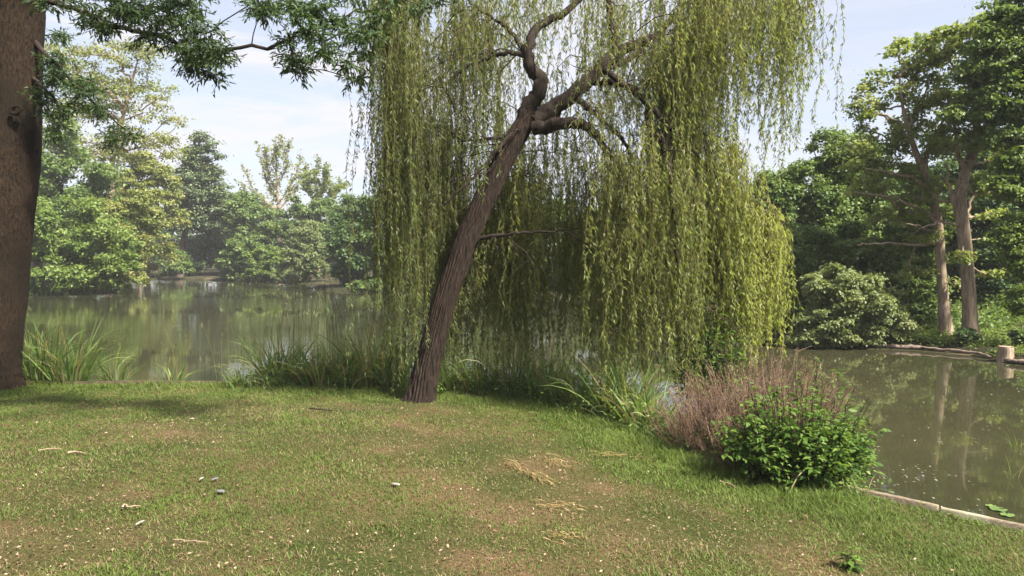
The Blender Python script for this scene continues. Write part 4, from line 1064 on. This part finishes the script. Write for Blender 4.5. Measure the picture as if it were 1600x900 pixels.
def leafy_shrub(label, cx, cy, w, h, nst, leaf, seed, mat='shrub', dens=1.0, name='leafy_shrub', group=None, cat='shrub', lean=(0, 0)):
    rng = np.random.default_rng(seed); z0 = max(float(gz(cx, cy)), .03)
    r = empty(name, (cx, cy, z0), label, cat, group)
    a = Acc(); al = Acc(); PP, AA, NN, LLn, RR = [], [], [], [], []
    for _ in range(nst):
        th = rng.random() * 2 * math.pi; rad = rng.random() ** .5
        b = np.array([cx + w * .28 * rad * math.cos(th), cy + w * .22 * rad * math.sin(th), z0 - .03])
        ru_ = rad * rng.uniform(.75, 1.2); tip = np.array([cx + lean[0] + w * .5 * ru_ * math.cos(th), cy + lean[1] + w * .42 * ru_ * math.sin(th), z0 + h * (rng.uniform(.4, 1.12) * (1 - .45 * rad ** 2))])
        ctrl = (b + tip) / 2 + UP * h * .18
        f = np.linspace(0, 1, 8)[:, None]
        pts = (1 - f) ** 2 * b + 2 * f * (1 - f) * ctrl + f * f * tip + rng.normal(0, .008, (8, 3))
        sweep(a, pts, np.linspace(.006, .0025, 8), 4)
        nl = int(16 * dens)
        g = rng.uniform(.22, 1, nl) * 6.99; k = g.astype(int); p = pts[k] + (pts[k + 1] - pts[k]) * (g - k)[:, None]
        side = nrm(rng.normal(0, 1, (nl, 3)) * (1, 1, .25) + (pts[-1] - pts[0]) * .2)
        PP.append(p + side * leaf * .25); AA.append(side - UP * .18); NN.append(UP + rng.normal(0, .32, (nl, 3))); LLn.append(leaf * rng.uniform(.5, 1.15, nl)); RR.append(np.clip(rng.normal(.45, .2, nl) + (g / 7 - .5) * .3, 0, 1))
    a.build('stems', M['bark_limb'], r)
    PP = np.concatenate(PP); LLn = np.concatenate(LLn)
    # leaf of two halves with a pointed tip
    ax_ = nrm(np.concatenate(AA)); nn = nrm(np.concatenate(NN)); rr = np.concatenate(RR)
    side = nrm(np.cross(ax_, nn)); n2 = np.cross(side, ax_); n = len(PP); l_ = LLn[:, None]
    V = np.stack([PP, PP + ax_ * l_ * .35 + side * l_ * .24 + n2 * l_ * .07, PP + ax_ * l_ * .7 + side * l_ * .15 + n2 * l_ * .03, PP + ax_ * l_ - n2 * l_ * .14,
                  PP + ax_ * l_ * .7 - side * l_ * .15 + n2 * l_ * .03, PP + ax_ * l_ * .35 - side * l_ * .24 + n2 * l_ * .07, PP + ax_ * l_ * .38, PP + ax_ * l_ * .7 - n2 * l_ * .02], 1).reshape(-1, 3)
    k = np.arange(n)[:, None] * 8
    al.add(V, np.concatenate([k + np.array([[0, 1, 6]]), k + np.array([[0, 6, 5]])]), rnd=np.tile(rr, 2))
    al.add(V, np.concatenate([k + np.array([[1, 2, 7, 6]]), k + np.array([[6, 7, 4, 5]])]), rnd=np.tile(rr, 2))
    al.add(V, np.concatenate([k + np.array([[2, 3, 7]]), k + np.array([[7, 3, 4]])]), rnd=np.tile(rr, 2))
    al.build('leaves', M[mat], r)
    return r
leafy_shrub('bushy bright green shrub with pointed leaves above the pale timber edging', 2.60, 6.85, 1.35, .86, 150, .080, 201, dens=1.8)
leafy_shrub('ragged sprigs standing above the bushy green shrub', 2.75, 6.95, 1.25, 1.15, 26, .075, 206, dens=1.2)
leafy_shrub('smaller green shrub spilling right over the water beside the bushy green shrub', 2.95, 6.95, .8, .78, 50, .09, 202, dens=1.1, lean=(.1, -.05))
leafy_shrub('tall loose green plant rising behind the pinkish shrub toward the water', 3.45, 8.3, .75, 1.18, 34, .085, 203, dens=1.2)
leafy_shrub('light green sapling glowing inside the lower right willow curtain', 2.75, 10.4, 1.1, 1.75, 60, .12, 204, dens=1.4, name='sapling', cat='sapling')
leafy_shrub('leafy weed clump standing in the reeds above the brown post', at_px(425, 12.3), 12.3, .5, .75, 22, .10, 205, dens=1.2, name='weed', cat='plant')
for k, (u, v, w_, h_, lab) in enumerate([(470 + 170, 618, .16, .16, 'small weed touching the left foot of the willow trunk'), (690, 618, .2, .16, 'small weed touching the right foot of the willow trunk'),
                                    (1245, 772, .22, .2, 'small pale weed in front of the green shrub'), (1328, 890, .12, .13, 'single small weed in the lawn at the lower right'), (905, 640, .3, .14, 'low broad weed in long grass near the reeds'), (1275, 760, .2, .16, 'small weed beside the start of the pale timber edging')]):
    q = G(u, v, 3); leafy_shrub(lab, q[0], q[1], w_, h_, 7, .075, 220 + k, dens=.5, name='weed', cat='plant', group='small weeds on the bank')

# ------------------------------------------------------------------ lawn
rng = np.random.default_rng(400)
def dryness(x, y):
    """worn, leaf-strewn patches of the lawn"""
    d = sstep(.46, .72, fbm(x * .9 + 3, y * 1.1, 4, 1)) * .55 + sstep(.5, .75, fbm(x * 3.1, y * 3.3, 3, 3)) * .35
    for (u, v, w, amp) in ((240, 668, .8, .5), (560, 640, .9, .5), (660, 690, 1.0, .5), (740, 700, .8, .5), (800, 740, .7, .6), (860, 790, .5, .6), (870, 760, .45, .5), (1200, 820, .8, .5), (1180, 850, .6, .4), (100, 720, .8, .3), (40, 860, .5, .5), (660, 860, .6, .3), (450, 690, 1.2, .3), (1460, 830, .7, .5), (1000, 860, .6, .35), (960, 720, .5, .3), (655, 634, .35, .9)):
        q = GP[(u, v)]
        d = d + amp * np.exp(-(((x - q[0]) / w) ** 2 + ((y - q[1]) / (w * .7)) ** 2))
    s = shore_dist(x, y)
    d = d * sstep(.5, 2.2, s + .6 * (fbm(x * 2, y * 2, 2) - .5))
    return np.clip(d, 0, 1), s
GP = {k: G(*k, 2.5) for k in ((240, 668), (560, 640), (660, 690), (740, 700), (800, 740), (860, 790), (870, 760), (1200, 820), (1180, 850), (100, 720), (40, 860), (660, 860), (450, 690), (1460, 830), (1000, 860), (960, 720), (655, 634))}
def scatter(n, pw=1.25, ymin=3.0):
    y = ymin + (13.2 - ymin) * rng.random(n) ** pw
    x = (rng.random(n) * 2 - 1) * (y * .74 + 1.2)
    s = shore_dist(x, y); k = s > .02
    return x[k], y[k]
x, y = scatter(480000, 1.15)
dry, s = dryness(x, y)
keep = rng.random(len(x)) > dry * .75
x, y, dry, s = x[keep], y[keep], dry[keep], s[keep]
n = len(x)
tall = sstep(1.5, .2, s) * sstep(.35, .6, fbm(x * 1.3, y * 1.3, 2, 5)) + .35 * sstep(.55, .75, fbm(x * 2.2 + 9, y * 2.2, 3, 2))
# long grass on the bank shoulder right of the willow
tall = (tall + .9 * np.exp(-(((s - .5) / .6) ** 2)) * sstep(.3, 1.2, x)) * (1 - sstep(2.7, 3.2, x))
hgt = (.016 + .017 * rng.random(n)) * (1 + 1.8 * tall) * (1 - .35 * dry) * (1 + .02 * y)
z = gz(x, y) - .004
th = rng.random(n) * 2 * math.pi
ln = rng.uniform(.2, 1.15, n)
dr = nrm(np.stack([np.cos(th) * ln, np.sin(th) * ln, np.ones(n)], 1))
wd = (.0026 + .0016 * rng.random(n)) * (1 + .09 * y)
side = nrm(np.stack([-np.sin(th), np.cos(th), 0 * th], 1) + rng.normal(0, .5, (n, 3)) * (1, 1, 0))
b = np.stack([x, y, z], 1)
mid = b + dr * (hgt * .6)[:, None]
tip = mid + nrm(dr - UP * .35 + np.stack([np.cos(th), np.sin(th), 0 * th], 1) * .5) * (hgt * .75)[:, None]
V = np.stack([b - side * wd[:, None] * .5, b + side * wd[:, None] * .5, mid + side * wd[:, None] * .45, tip, mid - side * wd[:, None] * .45], 1).reshape(-1, 3)
k = np.arange(n)[:, None] * 5
patch = fbm(x * 1.7, y * 1.7, 4, 6)
rn = np.clip(.05 + patch * .85 + .22 * sstep(2.2, .4, s) + rng.normal(0, .18, n), 0, 1)
dd = (rng.random(n) < (.10 + dry * .62)).astype(float)
dd = np.where((s < 1.6) & (rng.random(n) < .75), 0.0, dd)
a = Acc(); a.add(V, k + np.array([[0, 1, 2, 4]]), rnd=rn, dry=dd); a.add(V, k + np.array([[4, 2, 3]]), rnd=rn, dry=dd)
tag(a.build('grass', M['grass']), 'short worn lawn grass with straw coloured patches', 'grass', kind='stuff')
print('blades', n)

# dead leaves and chaff
x, y = scatter(60000, 1.2)
dry, s = dryness(x, y)
k = rng.random(len(x)) < .05 + dry * .75 * sstep(.4, .6, fbm(x * 6, y * 6, 2, 4) + .15 * dry)
x, y = x[k][:24000], y[k][:24000]; n = len(x)
b = np.stack([x, y, gz(x, y) + .012 + .02 * rng.random(n)], 1)
a = Acc(); th = rng.random(n) * 2 * math.pi
l_ = .009 + .026 * rng.random(n) ** 2.2
leaves(a, b, np.stack([np.cos(th), np.sin(th), rng.normal(0, .3, n)], 1), UP + rng.normal(0, .45, (n, 3)), l_, l_ * rng.uniform(.2, .6, n), fold=.2, rnd=np.clip(rng.normal(.5, .27, n), 0, 1))
tag(a.build('leaf_litter', M['litter']), 'dead leaves and chaff strewn over the lawn', 'leaf litter', kind='stuff')

# ragged long grass on the bank shoulder
u_ = rng.random(9000); segs_ = np.array(SHORE[4:12]); t = u_ * (len(segs_) - 1.001); i_ = t.astype(int); f = (t - i_)[:, None]
c = segs_[i_] * (1 - f) + segs_[i_ + 1] * f
tg = segs_[i_ + 1] - segs_[i_]; tg = tg / np.linalg.norm(tg, axis=1)[:, None]; nrml = np.stack([tg[:, 1], -tg[:, 0]], 1)
off = rng.random(len(c)) ** 1.5 * 1.0 + .03
cl = fbm(c[:, 0] * 3, c[:, 1] * 3 + off * 3, 3, 7); k = (cl > .42) & ((c[:, 0] < 2.9) | ((cl > .57) & (off < .25)))
c, nrml, off = c[k], nrml[k], off[k]
b = c - nrml * off[:, None]
ss = shore_dist(b[:, 0], b[:, 1]); 
b2 = c + nrml * off[:, None]; ss2 = shore_dist(b2[:, 0], b2[:, 1]); b = np.where((ss > ss2)[:, None], b, b2)
n = len(b); B = np.stack([b[:, 0], b[:, 1], gz(b[:, 0], b[:, 1]) - .01], 1)
a = Acc(); ribbon_blades(a, B, UP + rng.normal(0, .45, (n, 3)), rng.uniform(.07, .20, n) * (1.15 - off * .5) * np.where(B[:, 0] > 2.9, .55, 1), .006, 1.2, 4, rng, rnd=np.clip(rng.normal(.6, .25, n), 0, 1), dry=(rng.random(n) < .12) * 1.0)
tag(a.build('long_grass', M['grass']), 'ragged longer grass along the shoulder of the bank', 'grass', kind='stuff')

# straw-coloured flattened tufts
def straw(label, pts, n, ln, seed, spread=.08, mat='straw'):
    rng = np.random.default_rng(seed); P0 = [G(u, v, 3) for u, v in pts]
    r_ = P0[0]; a = Acc(); A_ = np.array(P0); t = rng.random(n) * (len(A_) - 1) * .999; i_ = t.astype(int)
    c = A_[i_] + (A_[np.minimum(i_ + 1, len(A_) - 1)] - A_[i_]) * (t - i_)[:, None]
    main = nrm(A_[-1] - A_[0]) if len(A_) > 1 else np.array([1, 0, 0])
    c = c + rng.normal(0, spread, (n, 3)) * (1, 1, 0); c[:, 2] = gz(c[:, 0], c[:, 1]) + .015 + .02 * rng.random(n)
    ribbon_blades(a, c, main + rng.normal(0, .35, (n, 3)) * (1, 1, 0) + UP * rng.uniform(.05, .45, n)[:, None], ln * rng.uniform(.5, 1.2, n), .006, .5, 4, rng, rnd=rng.random(n))
    return tag(a.build('straw_tuft', M[mat]), label, 'dead grass', 'flattened tufts of dead grass')
straw('long orange straw tuft lying toward the reeds in the middle of the lawn', [(790, 722), (850, 755)], 78, .22, 1, .035)
straw('golden straw tuft right of the long orange one', [(850, 715), (885, 735)], 42, .16, 2, .05)
straw('reddish straw patch below the long orange tuft', [(845, 788), (895, 800)], 54, .09, 3, .07)
straw('second reddish straw patch, lowest of the dead tufts', [(850, 835), (885, 845)], 42, .08, 4, .07)
straw('fine golden straw fringe at the grass edge by the pinkish shrub', [(930, 712), (1010, 720)], 54, .14, 5, .07)
straw('straw pile against the timber board near the brown post', [(370, 603), (430, 603)], 110, .12, 6, .10)

# sticks, feathers and scraps on the lawn
def stick(label, pts, r, mat='cut', name='stick', grp='sticks lying on the lawn'):
    Q = np.array([G(u, v, 3) for u, v in pts]); Q[:, 2] += .028
    t = np.linspace(0, 1, len(Q)); t2 = np.linspace(0, 1, 12)
    Q = np.stack([np.interp(t2, t, Q[:, c]) for c in range(3)], 1); Q += np.random.default_rng(len(label)).normal(0, .002, Q.shape)
    a = Acc(); sweep(a, Q, np.linspace(r, r * .5, 12), 7, cap=True)
    return tag(a.build(name, M[mat], smooth=True), label, 'stick', grp)
s1 = stick('pale bent broken stick on the grass at lower left', [(191, 800), (195, 794), (199, 800), (210, 799), (220, 797)], .007)
stick('pale straight stick on the grass, left of centre', [(106, 712), (118, 711), (131, 713)], .009)
stick('thin pale stick beside white scraps at the left', [(60, 708), (80, 706), (98, 706)], .005)
stick('dark twig on bare ground left of the willow', [(484, 641), (500, 643), (520, 645)], .010, 'bark_dark')
stick('long thin straw coloured stalk in the lower left lawn', [(270, 851), (300, 853), (330, 856)], .003)
stick('forked bleached stick in front of the green shrub', [(1125, 757), (1140, 762), (1150, 768)], .007)
def feather(label, u, v, ln, wd, ang, mat):
    q = G(u, v, 3) + UP * .03; rg = np.random.default_rng(int(u))
    ax = np.array([math.cos(ang), math.sin(ang), .05]); sd_ = np.array([-ax[1], ax[0], .08]); k = 12
    V = []
    for i in range(k + 1):
        f = i / k; w = wd * math.sin(math.pi * min(1, f * .92 + .06)) ** .6 * (1 + .12 * rg.normal())
        c = q + ax * ln * (f - .5) + UP * .005 * math.sin(math.pi * f)
        V += [c - sd_ * w / 2 - UP * .004, c + UP * .004, c + sd_ * w / 2 - UP * .004]
    F = []
    for i in range(k): F += [[3 * i, 3 * i + 3, 3 * i + 4, 3 * i + 1], [3 * i + 1, 3 * i + 4, 3 * i + 5, 3 * i + 2]]
    a = Acc(); a.add(V, F)
    return tag(a.build('feather', M[mat]), label, 'feather', 'feathers lying on the lawn')
feather('cream feather lying in mid lawn below the willow', 619, 762, .09, .035, -.6, 'feather')
feather('grey fluffy feather at lower left of the lawn', 345, 774, .09, .045, -.5, 'feathergrey')
feather('small grey feather just above the fluffy one', 336, 754, .06, .025, .9, 'feathergrey')
feather('small white feather left of the two grey ones', 315, 754, .045, .02, 1.1, 'feather')
feather('small white feather near the far edge of the lawn', 300, 658, .05, .02, .2, 'feather')
feather('thin white feather standing near the broken stick', 219, 824, .07, .015, 1.2, 'feather')

# ------------------------------------------------------------------ things afloat
rng = np.random.default_rng(55)
a = Acc()
def float_pts(n, ucen, vcen, us, vs):
    return np.array([P(rng.normal(ucen, us), rng.normal(vcen, vs), 1.0) for _ in range(n)])
pts = []
for (n, u0, u1, v0, v1) in ((260, 1310, 1600, 570, 810), (500, 210, 600, 438, 470), (700, 400, 600, 468, 488), (160, 230, 400, 448, 456), (260, 100, 560, 470, 580), (100, 1330, 1480, 690, 760)):
    for _ in range(n):
        u = rng.uniform(u0, u1); v = rng.uniform(v0, v1)
        r = P(u, v, 1.0) - np.array([0, 0, CAMZ]); t = -CAMZ / r[2]; q = np.array([r[0] * t, r[1] * t, .006])
        if shore_dist(np.array(q[0]), np.array(q[1])) < -.15 and fbm(q[0] * .9, q[1] * .9, 3, 2) + rng.normal(0, .05) > .5: pts.append(q)
pts = np.array(pts); n = len(pts); th = rng.random(n) * 2 * math.pi
l_ = (.014 + .02 * rng.random(n)) * (1 + pts[:, 1] * .05)
leaves(a, pts, np.stack([np.cos(th), np.sin(th), 0 * th], 1), UP + rng.normal(0, .05, (n, 3)), l_, l_ * .5, fold=0, rnd=np.clip(rng.normal(.55, .3, n), 0, 1))
tag(a.build('floating_leaves', M['floater']), 'pale fallen leaves and petals floating on the lake', 'floating leaves', kind='stuff')
for k, (u, v, r, lab) in enumerate([(1560, 797, .07, 'round green lily pad nearest the pale timber edging'), (1574, 806, .055, 'lily pad touching the right picture edge above the lawn'), (1548, 792, .04, 'smallest lily pad left of the other two')]):
    rr = P(u, v, 1.0) - np.array([0, 0, CAMZ]); t = -CAMZ / rr[2]; q = np.array([rr[0] * t, rr[1] * t, .012])
    th = np.linspace(.35, 2 * math.pi - .05, 22); a = Acc()
    V = [q] + [q + r * np.array([math.cos(t_ + k), math.sin(t_ + k), 0]) + UP * .004 * math.sin(5 * t_) for t_ in th]
    a.add(np.array(V), np.array([[0, 1 + i, 2 + i] for i in range(21)]), rnd=.3 + .3 * k); tag(a.build('lily_pad', M['lily']), lab, 'lily pad', 'lily pads by the right bank')
